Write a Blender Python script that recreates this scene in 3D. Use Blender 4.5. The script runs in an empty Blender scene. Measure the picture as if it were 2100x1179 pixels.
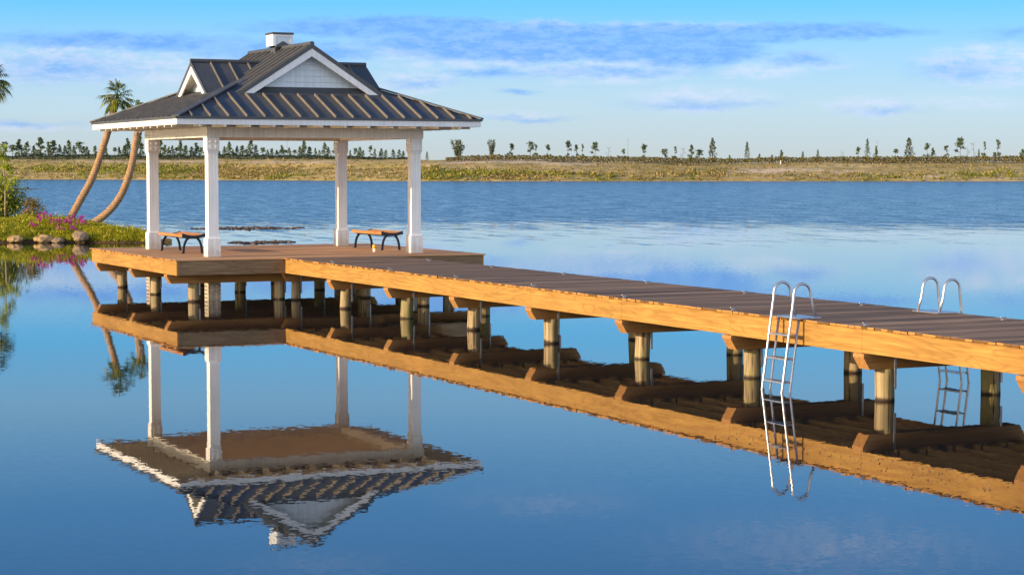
import bpy, bmesh, math, random
from mathutils import Vector, Matrix, noise as mnoise

random.seed(7)
SC = bpy.context.scene
COL = SC.collection
R = math.radians
PI = math.pi

# ------------------------------------------------------------------ camera frame (real place, metres, z=0 is the lake)
CAM = Vector((-13.3314, -45.1016, 3.1))
YAW, PITCH, FPX = R(25.775), R(3.3497), 4201.54
FH = Vector((math.sin(YAW), math.cos(YAW), 0))          # horizontal view direction
RT = Vector((math.cos(YAW), -math.sin(YAW), 0))
FW = FH * math.cos(PITCH) + Vector((0, 0, -math.sin(PITCH)))
UP = RT.cross(FW)


def uv(u, v, z=0.0):
    """u metres right of, v metres ahead of the photographer's spot"""
    p = CAM + RT * u + FH * v
    return Vector((p.x, p.y, z))


def at_v(px, py, v):
    d = FW * FPX + RT * (px - 1050) + UP * (589.5 - py)
    return CAM + d * (v / d.dot(FH))


def u_of(px, v):
    return (px - 1050) / FPX * v * 1.0

# ------------------------------------------------------------------ materials


class NT:
    def __init__(self, name):
        self.m = bpy.data.materials.new(name)
        self.m.use_nodes = True
        self.t = self.m.node_tree
        self.t.nodes.clear()
        self.out = self.n('ShaderNodeOutputMaterial')

    def n(self, typ, **kw):
        x = self.t.nodes.new(typ)
        for k, v in kw.items():
            if k.startswith('i_'):
                x.inputs[k[2:].replace('_', ' ')].default_value = v
            else:
                setattr(x, k, v)
        return x

    def l(self, a, b):
        self.t.links.new(a, b)

    def coord(self, scale=(1, 1, 1), kind='Object'):
        tc = self.n('ShaderNodeTexCoord')
        mp = self.n('ShaderNodeMapping')
        mp.inputs['Scale'].default_value = scale
        self.l(tc.outputs[kind], mp.inputs['Vector'])
        return mp.outputs['Vector']

    def noise(self, vec, scale, detail=4, rough=.55, dist=0.0):
        x = self.n('ShaderNodeTexNoise')
        x.inputs['Scale'].default_value = scale
        x.inputs['Detail'].default_value = detail
        x.inputs['Roughness'].default_value = rough
        x.inputs['Distortion'].default_value = dist
        if vec is not None:
            self.l(vec, x.inputs['Vector'])
        return x

    def ramp(self, fac, stops, mode='LINEAR'):
        x = self.n('ShaderNodeValToRGB')
        x.color_ramp.interpolation = mode
        el = x.color_ramp.elements
        while len(el) < len(stops):
            el.new(.5)
        for e, (p, c) in zip(el, stops):
            e.position = p
            e.color = (c[0], c[1], c[2], 1)
        self.l(fac, x.inputs['Fac'])
        return x.outputs['Color']

    def mix(self, fac, a, b, blend='MIX'):
        x = self.n('ShaderNodeMix', data_type='RGBA', blend_type=blend)
        for s, v in (('Factor', fac), ('A', a), ('B', b)):
            sock = [q for q in x.inputs if q.name == s and (q.type == 'RGBA' if s != 'Factor' else q.type == 'VALUE')][0]
            if hasattr(v, 'links') or hasattr(v, 'is_linked'):
                self.l(v, sock)
            else:
                sock.default_value = v if s == 'Factor' else (v[0], v[1], v[2], 1)
        return [q for q in x.outputs if q.type == 'RGBA'][0]

    def math(self, op, a, b=None, c=None, clamp=False):
        x = self.n('ShaderNodeMath', operation=op, use_clamp=clamp)
        for i, v in enumerate((a, b, c)):
            if v is None:
                continue
            if hasattr(v, 'is_linked'):
                self.l(v, x.inputs[i])
            else:
                x.inputs[i].default_value = v
        return x.outputs[0]

    def smooth(self, v, a, b):
        x = self.n('ShaderNodeMapRange', interpolation_type='SMOOTHSTEP')
        self.l(v, x.inputs['Value'])
        x.inputs['From Min'].default_value = a
        x.inputs['From Max'].default_value = b
        return x.outputs['Result']

    def island(self):
        return self.n('ShaderNodeNewGeometry').outputs['Random Per Island']

    def bump(self, h, dist, strength=1.0):
        b = self.n('ShaderNodeBump')
        b.inputs['Distance'].default_value = dist
        b.inputs['Strength'].default_value = strength
        self.l(h, b.inputs['Height'])
        return b.outputs['Normal']

    def bsdf(self, col, rough=.6, metal=0.0, normal=None, spec=.5, ior=1.45):
        b = self.n('ShaderNodeBsdfPrincipled')
        for s, v in (('Base Color', col), ('Roughness', rough), ('Metallic', metal), ('Specular IOR Level', spec), ('IOR', ior)):
            if hasattr(v, 'is_linked'):
                self.l(v, b.inputs[s])
            else:
                b.inputs[s].default_value = (v[0], v[1], v[2], 1) if s == 'Base Color' else v
        if normal is not None:
            self.l(normal, b.inputs['Normal'])
        return b

    def done(self, sh):
        self.l(sh.outputs[0], self.out.inputs['Surface'])
        return self.m


def mat_board(name, light, dark, axis, var=.5, scale=1.0, rings=0.0, rough=.7, bump=.003, endgrain=None):
    """sawn timber; grain runs along axis 0=x 1=y 2=z, each loose board has a tone of its own"""
    t = NT(name)
    s = [26 * scale] * 3
    s[axis] = 1.1 * scale
    rnd = t.island()
    base = t.coord(tuple(s))
    off = t.n('ShaderNodeVectorMath', operation='ADD')
    sc = t.n('ShaderNodeCombineXYZ')
    k = t.math('MULTIPLY', rnd, 57.0)
    for i in range(3):
        t.l(k, sc.inputs[i])
    t.l(base, off.inputs[0])
    t.l(sc.outputs[0], off.inputs[1])
    g = t.noise(off.outputs[0], 1.0, 6, .62)
    f = g.outputs['Fac']
    s2 = [3.2 * scale] * 3
    s2[axis] = .35 * scale
    big = t.noise(t.coord(tuple(s2)), 1.0, 3, .5, .4)
    if rings:
        ring = t.math('SINE', t.math('MULTIPLY', big.outputs['Fac'], 75.0))
        ring = t.math('MULTIPLY_ADD', ring, .5, .5)
        ring = t.math('POWER', ring, 4.0)
        f = t.math('SUBTRACT', f, t.math('MULTIPLY', ring, rings), clamp=True)
    col = t.ramp(f, [(.28, dark), (.5, tuple((a + b) / 2 for a, b in zip(light, dark))), (.66, light)])
    val = t.math('MULTIPLY_ADD', rnd, var, 1 - var / 2)
    if endgrain:
        blot = t.math('MULTIPLY_ADD', t.noise(t.coord((.22, 2.6, 1)), 1.0, 4, .6).outputs['Fac'], 2.0, -.02)
    else:
        blot = t.math('MULTIPLY_ADD', t.noise(t.coord((.9, .9, 1.5)), 1.0, 4).outputs['Fac'], .55, .72)
    val = t.math('MULTIPLY', val, blot)
    vv = t.n('ShaderNodeCombineXYZ')
    for i in range(3):
        t.l(val, vv.inputs[i])
    col = t.mix(1.0, col, vv.outputs[0], 'MULTIPLY')
    if endgrain:
        sp = t.n('ShaderNodeSeparateXYZ')
        t.l(t.n('ShaderNodeNewGeometry').outputs['True Normal'], sp.inputs[0])
        e = t.math('GREATER_THAN', t.math('ABSOLUTE', sp.outputs[axis]), .9)
        ec = t.mix(t.math('GREATER_THAN', t.math('FRACT', t.math('MULTIPLY', rnd, 7.31)), .62), endgrain, tuple(q * .35 for q in endgrain))
        col = t.mix(e, col, ec)
    return t.done(t.bsdf(col, rough, normal=t.bump(f, bump), spec=.3))


def mat_white(name, c=(.8, .79, .77), grain=True):
    t = NT(name)
    n1 = t.noise(t.coord((22, 22, .9)), 1.0, 5)
    n2 = t.noise(t.coord((.8, .8, .8)), 1.5, 4)
    f = t.math('MULTIPLY_ADD', n1.outputs['Fac'], .6, t.math('MULTIPLY', n2.outputs['Fac'], .4))
    col = t.ramp(f, [(.3, tuple(x * .78 for x in c)), (.6, c)])
    if grain:      # scuffs and splash dirt just above the deck boards
        z = t.n('ShaderNodeSeparateXYZ')
        t.l(t.n('ShaderNodeNewGeometry').outputs['Position'], z.inputs[0])
        n3 = t.noise(t.coord((9, 9, 5)), 1.0, 5, .65)
        up = t.math('MULTIPLY_ADD', n3.outputs['Fac'], -.75, t.math('SUBTRACT', z.outputs['Z'], 1.0))
        dirt = t.math('SUBTRACT', .5, t.math('MULTIPLY', t.smooth(up, -.34, -.02), .5))
        col = t.mix(dirt, col, (.42, .33, .23))
    return t.done(t.bsdf(col, .55, normal=t.bump(n1.outputs['Fac'], .004 if grain else .001), spec=.35))


def mat_roof():
    t = NT('dark standing seam metal')
    n1 = t.noise(t.coord((2, 2, 2)), 1.0, 5)
    n2 = t.noise(t.coord((14, 14, 14)), 1.0, 3)
    f = t.math('MULTIPLY_ADD', n1.outputs['Fac'], .7, t.math('MULTIPLY', n2.outputs['Fac'], .3))
    col = t.ramp(f, [(.3, (.050, .053, .060)), (.7, (.082, .082, .086))])
    ro = t.math('MULTIPLY_ADD', n1.outputs['Fac'], .2, .42)
    return t.done(t.bsdf(col, ro, .0, normal=t.bump(n1.outputs['Fac'], .004)))


def mat_plain(name, c, rough=.5, metal=0.0, var=.2, scale=6, bump=0.0):
    t = NT(name)
    n1 = t.noise(t.coord((scale,) * 3), 1.0, 5)
    col = t.ramp(n1.outputs['Fac'], [(.3, tuple(x * (1 - var) for x in c)), (.7, tuple(min(1, x * (1 + var)) for x in c))])
    return t.done(t.bsdf(col, rough, metal, normal=t.bump(n1.outputs['Fac'], bump) if bump else None))


def mat_pile():
    t = NT('treated round pile')
    g = t.noise(t.coord((18, 18, .8)), 1.0, 5)
    p = t.noise(t.coord((2.0, 2.0, 1.4)), 1.0, 4)
    col = t.ramp(g.outputs['Fac'], [(.30, (.10, .065, .032)), (.46, (.34, .245, .13)), (.72, (.50, .39, .225))])
    col = t.mix(t.smooth(p.outputs['Fac'], .5, .68), col, (.26, .235, .085))
    cr = t.noise(t.coord((34, 34, .55)), 1.0, 3, .5)
    col = t.mix(t.smooth(cr.outputs['Fac'], .60, .66), col, (.045, .028, .015))
    oi = t.n('ShaderNodeObjectInfo')
    vv = t.n('ShaderNodeCombineXYZ')
    val = t.math('MULTIPLY_ADD', oi.outputs['Random'], .5, .72)
    for k in range(3):
        t.l(val, vv.inputs[k])
    col = t.mix(1.0, col, vv.outputs[0], 'MULTIPLY')
    z = t.n('ShaderNodeSeparateXYZ')
    t.l(t.n('ShaderNodeNewGeometry').outputs['Position'], z.inputs[0])
    edge = t.math('MULTIPLY_ADD', p.outputs['Fac'], .12, z.outputs['Z'])
    edge = t.math('MULTIPLY_ADD', g.outputs['Fac'], .07, edge)
    tide = t.smooth(edge, .105, .165)           # algae-dark wetted ring at the waterline
    col = t.mix(tide, (.04, .024, .014), col)
    return t.done(t.bsdf(col, .75, normal=t.bump(g.outputs['Fac'], .008), spec=.25))


def mat_leaf(name, stops, trans=.3, rough=.55):
    t = NT(name)
    col = t.ramp(t.island(), stops)
    b = t.bsdf(col, rough, spec=.25)
    tr = t.n('ShaderNodeBsdfTranslucent')
    t.l(col, tr.inputs['Color'])
    mx = t.n('ShaderNodeMixShader')
    mx.inputs[0].default_value = trans
    t.l(b.outputs[0], mx.inputs[1])
    t.l(tr.outputs[0], mx.inputs[2])
    return t.done(mx)


def mat_trunk(name, a, b, ring=0.0):
    t = NT(name)
    g = t.noise(t.coord((9, 9, 5)), 1.0, 5)
    f = g.outputs['Fac']
    if ring:
        w = t.n('ShaderNodeTexWave', wave_type='BANDS', bands_direction='Z')
        w.inputs['Scale'].default_value = ring
        w.inputs['Distortion'].default_value = 5.0
        t.l(t.coord(), w.inputs['Vector'])
        f = t.math('MULTIPLY_ADD', w.outputs['Fac'], .26, t.math('MULTIPLY', f, .74))
    col = t.ramp(f, [(.25, a), (.65, b)])
    return t.done(t.bsdf(col, .85, normal=t.bump(f, .02), spec=.2))


def mat_bank():
    t = NT('far bank earth and dry grass')
    # coordinates turned so that x runs along the bank
    tc = t.n('ShaderNodeTexCoord')
    mp = t.n('ShaderNodeMapping')
    mp.inputs['Rotation'].default_value = (0, 0, YAW)
    t.l(tc.outputs['Object'], mp.inputs['Vector'])
    sx = t.n('ShaderNodeVectorMath', operation='MULTIPLY')
    t.l(mp.outputs[0], sx.inputs[0])
    sx.inputs[1].default_value = (.03, .16, .5)
    n1 = t.noise(sx.outputs[0], 1.0, 6, .6)
    n2 = t.noise(t.coord((.35, .35, .9)), 1.0, 5, .65)
    f = t.math('MULTIPLY_ADD', n1.outputs['Fac'], .6, t.math('MULTIPLY', n2.outputs['Fac'], .4))
    col = t.ramp(f, [(.28, (.13, .12, .035)), (.40, (.27, .22, .07)), (.52, (.43, .31, .125)), (.64, (.53, .40, .19)), (.78, (.30, .27, .08))])
    at = t.n('ShaderNodeAttribute', attribute_name='sand')
    sm = t.math('MULTIPLY', at.outputs['Fac'], t.smooth(n2.outputs['Fac'], .36, .5))
    col = t.mix(sm, col, (.64, .48, .32))
    return t.done(t.bsdf(col, .9, normal=t.bump(n2.outputs['Fac'], .5), spec=.1))


def mat_island():
    t = NT('lush ground cover')
    n1 = t.noise(t.coord((.9, .9, .9)), 1.0, 5)
    n2 = t.noise(t.coord((7, 7, 7)), 1.0, 4)
    f = t.math('MULTIPLY_ADD', n1.outputs['Fac'], .5, t.math('MULTIPLY', n2.outputs['Fac'], .5))
    col = t.ramp(f, [(.3, (.07, .085, .008)), (.5, (.20, .23, .018)), (.68, (.33, .33, .035))])
    z = t.n('ShaderNodeSeparateXYZ')
    t.l(t.n('ShaderNodeNewGeometry').outputs['Position'], z.inputs[0])
    e = t.smooth(t.math('MULTIPLY_ADD', n2.outputs['Fac'], .12, z.outputs['Z']), .14, .26)
    col = t.mix(e, (.07, .045, .02), col)
    return t.done(t.bsdf(col, .85, normal=t.bump(n2.outputs['Fac'], .06), spec=.15))


def mat_rock(name, a, b):
    t = NT(name)
    n1 = t.noise(t.coord((5, 5, 5)), 1.0, 7, .65)
    n2 = t.noise(t.coord((1.5, 1.5, 1.5)), 1.0, 4)
    f = t.math('MULTIPLY_ADD', n1.outputs['Fac'], .6, t.math('MULTIPLY', n2.outputs['Fac'], .4))
    col = t.ramp(f, [(.3, a), (.65, b)])
    return t.done(t.bsdf(col, .85, normal=t.bump(n1.outputs['Fac'], .06), spec=.2))


def mat_water():
    t = NT('lake water')
    pos = t.n('ShaderNodeNewGeometry').outputs['Position']
    # wind patches: glassy near the dock, ruffled in open water
    sub = t.n('ShaderNodeVectorMath', operation='SUBTRACT')
    t.l(pos, sub.inputs[0])
    sub.inputs[1].default_value = (CAM.x, CAM.y, 0)
    dt = t.n('ShaderNodeVectorMath', operation='DOT_PRODUCT')
    t.l(sub.outputs[0], dt.inputs[0])
    dt.inputs[1].default_value = FH
    patch = t.noise(pos, .03, 3, .55)
    turn = t.n('ShaderNodeMapping')
    turn.inputs['Rotation'].default_value = (0, 0, YAW)
    turn.inputs['Scale'].default_value = (1.1, .22, 1)
    t.l(pos, turn.inputs['Vector'])
    mot = t.noise(turn.outputs[0], 1.0, 5, .68)
    d = t.math('MULTIPLY_ADD', patch.outputs['Fac'], 60.0, dt.outputs['Value'])
    d = t.math('MULTIPLY_ADD', mot.outputs['Fac'], 110.0, d)
    ruff = t.smooth(d, 178.0, 204.0)
    ruff = t.math('MULTIPLY', ruff, t.math('MULTIPLY_ADD', t.smooth(mot.outputs['Fac'], .34, .66), .62, .55))
    nc = t.noise(pos, 10.0, 4, .62)
    nr = t.noise(pos, 3.6, 4, .6)

    def slopes(n, s):
        a = t.n('ShaderNodeVectorMath', operation='SUBTRACT')
        t.l(n.outputs['Color'], a.inputs[0])
        a.inputs[1].default_value = (.5, .5, .5)
        b = t.n('ShaderNodeVectorMath', operation='SCALE')
        t.l(a.outputs[0], b.inputs[0])
        if hasattr(s, 'is_linked'):
            t.l(s, b.inputs['Scale'])
        else:
            b.inputs['Scale'].default_value = s
        m = t.n('ShaderNodeVectorMath', operation='MULTIPLY')
        t.l(b.outputs[0], m.inputs[0])
        m.inputs[1].default_value = (1, 1, 0)
        return m.outputs[0]
    gust = t.noise(pos, .11, 3, .5)
    calm = slopes(nc, t.math('MULTIPLY_ADD', t.smooth(gust.outputs['Fac'], .35, .7), CALM_VAR, CALM_MIN))
    rough = slopes(nr, t.math('MULTIPLY', ruff, RUFF))
    a = t.n('ShaderNodeVectorMath', operation='ADD')
    t.l(calm, a.inputs[0])
    t.l(rough, a.inputs[1])
    b = t.n('ShaderNodeVectorMath', operation='ADD')
    t.l(a.outputs[0], b.inputs[0])
    b.inputs[1].default_value = (0, 0, 1)
    c = t.n('ShaderNodeVectorMath', operation='NORMALIZE')
    t.l(b.outputs[0], c.inputs[0])
    body = t.bsdf((.014, .017, .018), t.math('MULTIPLY_ADD', ruff, .22, .010), normal=c.outputs[0], spec=.5, ior=1.55)
    return t.done(body)


CALM_MIN, CALM_VAR, RUFF = .008, .015, 1.6

M = {}


def build_materials():
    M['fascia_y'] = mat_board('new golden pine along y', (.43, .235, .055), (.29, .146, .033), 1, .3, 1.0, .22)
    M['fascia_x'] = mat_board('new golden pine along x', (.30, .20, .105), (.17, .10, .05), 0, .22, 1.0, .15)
    M['cap'] = mat_board('sawn pine beam', (.45, .225, .07), (.29, .135, .04), 0, .25, 1.0, .1)
    M['joist'] = mat_board('pine joist', (.46, .30, .12), (.22, .135, .05), 1, .3, 1.0)
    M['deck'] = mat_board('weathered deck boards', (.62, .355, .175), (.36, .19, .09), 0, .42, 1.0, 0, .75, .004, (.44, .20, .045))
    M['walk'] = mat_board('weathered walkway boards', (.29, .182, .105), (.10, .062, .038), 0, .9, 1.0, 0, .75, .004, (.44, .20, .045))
    M['pile'] = mat_pile()
    M['white'] = mat_white('white painted timber', (.87, .85, .82))
    M['cream'] = mat_white('cream painted soffit', (.90, .82, .63))
    M['ceiling'] = mat_board('golden ceiling boards', (.93, .85, .62), (.86, .74, .50), 0, .06, 1.0)
    M['beam'] = mat_white('cream painted beam', (.87, .81, .69))
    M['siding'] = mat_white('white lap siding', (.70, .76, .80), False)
    M['roof'] = mat_roof()
    M['rib'] = mat_plain('sunlit-tinted seam metal', (.19, .16, .125), .42, .1, .2, 6)  # sunlit brightness of the seams is painted into this lighter tan
    M['alu'] = mat_plain('brushed aluminium', (.52, .50, .51), .33, .8, .15, 14)
    M['galv'] = mat_plain('galvanised steel', (.34, .34, .35), .5, .6, .2, 20)
    M['iron'] = mat_plain('black cast iron', (.018, .018, .022), .45, .2, .3, 20)
    M['seat'] = mat_board('oiled bench slat', (.50, .24, .09), (.28, .12, .04), 1, .25, 1.6)
    M['yellow'] = mat_plain('yellow plastic', (.75, .42, .03), .4)
    M['paper'] = mat_plain('white paper', (.8, .76, .7), .6)
    M['palmtrunk'] = mat_trunk('palm bark', (.17, .095, .045), (.44, .265, .14), 3.2)
    M['boot'] = mat_trunk('pale leaf bases', (.20, .14, .11), (.52, .42, .35))
    M['frond'] = mat_leaf('palm frond', [(0, (.03, .06, .016)), (.5, (.10, .15, .02)), (.85, (.30, .29, .03)), (1, (.45, .36, .06))], .3)
    M['bark'] = mat_trunk('grey bark', (.07, .055, .04), (.20, .16, .12))
    M['palebark'] = mat_trunk('pale bark', (.20, .15, .10), (.42, .33, .24))
    M['pine'] = mat_leaf('pine needles', [(0, (.045, .075, .045)), (.5, (.09, .135, .055)), (.85, (.18, .22, .07)), (1, (.28, .28, .09))], .25)
    M['greypine'] = mat_leaf('greyish needles', [(0, (.06, .085, .06)), (.6, (.13, .155, .095)), (1, (.24, .25, .14))], .2)
    M['hedge'] = mat_leaf('olive hedge leaf', [(0, (.08, .075, .018)), (.5, (.22, .18, .045)), (1, (.40, .30, .09))], .25)
    M['darkhedge'] = mat_leaf('dark hedge leaf', [(0, (.008, .018, .013)), (.7, (.022, .036, .018)), (1, (.05, .06, .025))], .1)
    M['scrub'] = mat_leaf('bank scrub', [(0, (.10, .09, .025)), (.3, (.20, .17, .035)), (.55, (.34, .26, .065)), (.8, (.46, .32, .13)), (1, (.55, .38, .20))], .25)
    M['scrubgreen'] = mat_leaf('bank green scrub', [(0, (.09, .11, .014)), (.5, (.22, .24, .02)), (1, (.38, .34, .05))], .3)
    M['grass'] = mat_leaf('island grass', [(0, (.10, .11, .006)), (.45, (.34, .34, .012)), (.8, (.55, .50, .025)), (1, (.62, .47, .07))], .35)
    M['shrub'] = mat_leaf('dark glossy shrub leaf', [(0, (.03, .055, .006)), (.5, (.13, .17, .010)), (.85, (.34, .33, .018)), (1, (.48, .40, .025))], .25, .4)
    M['croton'] = mat_leaf('reddish shrub leaf', [(0, (.05, .055, .01)), (.4, (.17, .17, .02)), (.75, (.30, .22, .05)), (1, (.32, .10, .05))], .3)
    M['lime'] = mat_leaf('fresh lime leaf', [(0, (.12, .18, .006)), (.5, (.34, .40, .012)), (1, (.55, .52, .03))], .4)
    M['bloom'] = mat_leaf('magenta petals', [(0, (.30, .008, .17)), (.6, (.52, .015, .33)), (1, (.70, .08, .45))], .3)
    M['bank'] = mat_bank()
    M['island'] = mat_island()
    M['rocktan'] = mat_rock('tan boulder', (.17, .10, .04), (.58, .38, .18))
    M['rockgrey'] = mat_rock('grey boulder', (.08, .055, .035), (.36, .26, .17))
    M['rockorange'] = mat_rock('orange shore rock', (.20, .10, .03), (.52, .32, .11))
    M['sand'] = mat_rock('spit sand', (.05, .045, .02), (.16, .13, .06))
    M['weed'] = mat_leaf('floating weed', [(0, (.05, .038, .034)), (.6, (.11, .08, .07)), (1, (.24, .18, .15))], .1)
    M['water'] = mat_water()


build_materials()

# ------------------------------------------------------------------ mesh helpers


class MB:
    def __init__(self):
        self.v, self.f, self.mi = [], [], []

    def face(self, pts, m=0):
        i = len(self.v)
        self.v += [tuple(p) for p in pts]
        self.f.append(tuple(range(i, i + len(pts))))
        self.mi.append(m)

    def add(self, verts, faces, m=0):
        i = len(self.v)
        self.v += [tuple(p) for p in verts]
        for q in faces:
            self.f.append(tuple(i + k for k in q))
            self.mi.append(m)

    def box(self, x0, x1, y0, y1, z0, z1, m=0, bev=0.0):
        if bev:
            b = bev
            vs = []
            for z, q in ((z0, b), (z0 + b, 0), (z1 - b, 0), (z1, b)):
                vs += [(x0 + q, y0 + q, z), (x1 - q, y0 + q, z), (x1 - q, y1 - q, z), (x0 + q, y1 - q, z)]
            fs = [(3, 2, 1, 0), (12, 13, 14, 15)]
            for k in range(3):
                for j in range(4):
                    a, c = 4 * k + j, 4 * k + (j + 1) % 4
                    fs.append((a, c, c + 4, a + 4))
            self.add(vs, fs, m)
            return
        vs = [(x0, y0, z0), (x1, y0, z0), (x1, y1, z0), (x0, y1, z0), (x0, y0, z1), (x1, y0, z1), (x1, y1, z1), (x0, y1, z1)]
        self.add(vs, [(3, 2, 1, 0), (4, 5, 6, 7), (0, 1, 5, 4), (1, 2, 6, 5), (2, 3, 7, 6), (3, 0, 4, 7)], m)

    def slab(self, pts, n, m=0):
        """polygon pts extruded by vector n"""
        k = len(pts)
        n = Vector(n)
        vs = [Vector(p) for p in pts] + [Vector(p) + n for p in pts]
        fs = [tuple(range(k - 1, -1, -1)), tuple(range(k, 2 * k))]
        for j in range(k):
            a, b = j, (j + 1) % k
            fs.append((a, b, b + k, a + k))
        self.add(vs, fs, m)

    def bar(self, a, b, w, h, up=(0, 0, 1), m=0):
        """rectangular bar from a to b, width w across, height h along up"""
        a, b, up = Vector(a), Vector(b), Vector(up)
        d = (b - a).normalized()
        s = d.cross(up).normalized() * (w / 2)
        t = s.cross(d).normalized() * (h / 2)
        vs = [a - s - t, a + s - t, a + s + t, a - s + t, b - s - t, b + s - t, b + s + t, b - s + t]
        self.add(vs, [(3, 2, 1, 0), (4, 5, 6, 7), (0, 1, 5, 4), (1, 2, 6, 5), (2, 3, 7, 6), (3, 0, 4, 7)], m)

    def tube(self, pts, rad, n=10, m=0, cap=True):
        pts = [Vector(p) for p in pts]
        rad = rad if isinstance(rad, (list, tuple)) else [rad] * len(pts)
        ref = None
        rings = []
        for i, p in enumerate(pts):
            d = (pts[min(i + 1, len(pts) - 1)] - pts[max(i - 1, 0)]).normalized()
            if ref is None:
                ref = Vector((0, 0, 1)).cross(d)
                if ref.length < .1:
                    ref = Vector((1, 0, 0)).cross(d)
                ref.normalize()
            ref = (ref - d * ref.dot(d)).normalized()
            o = d.cross(ref)
            rings.append([p + (ref * math.cos(2 * PI * k / n) + o * math.sin(2 * PI * k / n)) * rad[i] for k in range(n)])
        vs = [q for r_ in rings for q in r_]
        fs = []
        for i in range(len(pts) - 1):
            for k in range(n):
                a, b = i * n + k, i * n + (k + 1) % n
                fs.append((a, b, b + n, a + n))
        if cap:
            fs.append(tuple(range(n - 1, -1, -1)))
            fs.append(tuple(range((len(pts) - 1) * n, len(pts) * n)))
        self.add(vs, fs, m)

    def leaf(self, c, s, asp=.5, m=0, d=None, rnd=random):
        """one leaf-sized diamond"""
        if d is None:
            d = Vector((rnd.gauss(0, 1), rnd.gauss(0, 1), rnd.gauss(0, 1)))
        d = d.normalized()
        q = Vector((rnd.gauss(0, 1), rnd.gauss(0, 1), rnd.gauss(0, 1)))
        w = d.cross(q)
        if w.length < 1e-4:
            w = d.orthogonal()
        w = w.normalized() * s * asp * .5
        c = Vector(c)
        d = d * s * .5
        self.face([c - d, c + w, c + d, c - w], m)

    def build(self, name, mats, parent=None, smooth=False, loc=None):
        me = bpy.data.meshes.new(name)
        me.from_pydata(self.v, [], self.f)
        mats = mats if isinstance(mats, (list, tuple)) else [mats]
        for mm in mats:
            me.materials.append(mm)
        me.polygons.foreach_set('material_index', self.mi)
        if smooth:
            me.polygons.foreach_set('use_smooth', [True] * len(me.polygons))
        me.update()
        o = bpy.data.objects.new(name, me)
        COL.objects.link(o)
        if parent is not None:
            o.parent = parent
        if loc is not None:
            o.location = loc
        return o


def tag(o, label, cat, group=None, kind=None):
    if label:
        o['label'] = label
        o['category'] = cat
    if group:
        o['group'] = group
    if kind:
        o['kind'] = kind
    return o


def thing(name, label, cat, loc=(0, 0, 0), group=None):
    e = bpy.data.objects.new(name, None)
    COL.objects.link(e)
    e.location = loc
    e.empty_display_size = .2
    return tag(e, label, cat, group)


def struct(o):
    o['kind'] = 'structure'
    return o


def copy_tree(o, parent=None):
    c = o.copy()
    COL.objects.link(c)
    c.parent = parent
    for ch in [q for q in COL.objects if q.parent == o]:
        copy_tree(ch, c)
    return c


def catmull(pts, n=6):
    P = [Vector(p) for p in pts]
    P = [P[0] * 2 - P[1]] + P + [P[-1] * 2 - P[-2]]
    out = []
    for i in range(1, len(P) - 2):
        for k in range(n):
            t = k / n
            a, b, c, d = P[i - 1], P[i], P[i + 1], P[i + 2]
            out.append(.5 * ((2 * b) + (c - a) * t + (2 * a - 5 * b + 4 * c - d) * t * t + (3 * b - a - 3 * c + d) * t ** 3))
    out.append(P[-2])
    return out

# ================================================================== water
mb = MB()
mb.face([uv(-1400, -260), uv(1400, -260), uv(1400, 720), uv(-1400, 720)])
struct(mb.build('lake_water', M['water']))

# ================================================================== dock
W = 7.683
X1, X2 = 2.60, 5.23
ZT = 1.007
YEND = -39.4
dock = thing('wooden_dock', 'long golden timber dock on round piles leading to the white gazebo', 'dock')

mb = MB()
y = -.03
rb = random.Random(3)
while y < W + .02:
    w = .139
    mb.box(-.03 - rb.uniform(0, .022), W + .03 + rb.uniform(0, .02), y, min(y + w, W + .035), ZT - .034, ZT + rb.uniform(-.003, .002), bev=.004)
    y += .145
mb.build('platform_decking', M['deck'], dock)
mb = MB()
y = -.038 - .139
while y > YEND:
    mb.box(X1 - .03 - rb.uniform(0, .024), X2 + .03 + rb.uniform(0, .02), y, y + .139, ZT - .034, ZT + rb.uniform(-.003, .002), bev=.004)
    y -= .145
mb.build('walkway_decking', M['walk'], dock)

F0, F1 = .648, ZT - .037
BENT = [.35 - 3.3 * k for k in range(13)]


def fascia(x0, x1, y0, y1, axis, mat):
    b = MB()
    b.box(x0, x1, y0, y1, F0 + rb.uniform(-.004, .004), F1, bev=.003)
    return b.build('fascia_board', M[mat], dock)


# platform rim: boards butted end to end with a 3 mm joint
for y0, y1 in ((0, 3.575), (3.579, W)):
    fascia(0, .045, y0, y1, 1, 'fascia_y')
    fascia(W - .045, W, y0, y1, 1, 'fascia_y')
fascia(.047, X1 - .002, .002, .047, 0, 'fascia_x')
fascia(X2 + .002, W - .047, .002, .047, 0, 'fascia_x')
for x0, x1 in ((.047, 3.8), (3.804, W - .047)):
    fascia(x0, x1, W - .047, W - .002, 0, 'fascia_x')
# walkway sides, one board per bay
edges = [.047] + [b - .02 for b in BENT[1:]]
for a, b in zip(edges[:-1], edges[1:]):
    fascia(X1, X1 + .045, b + .002, a - .002, 1, 'fascia_y')
    fascia(X2 - .045, X2, b + .002, a - .002, 1, 'fascia_y')
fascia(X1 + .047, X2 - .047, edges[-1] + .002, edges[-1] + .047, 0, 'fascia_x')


def cap_beam(x0, x1, yc, z0=.432, z1=.644, w=.24):
    b = MB()
    k = .10
    prof = [(x0 + k, z0), (x1 - k, z0), (x1, z1 - .05), (x1, z1), (x0, z1), (x0, z1 - .05)]
    b.slab([(x, yc + w / 2, z) for x, z in prof], (0, -w, 0))
    return b.build('cross_beam', M['cap'], dock)


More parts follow.
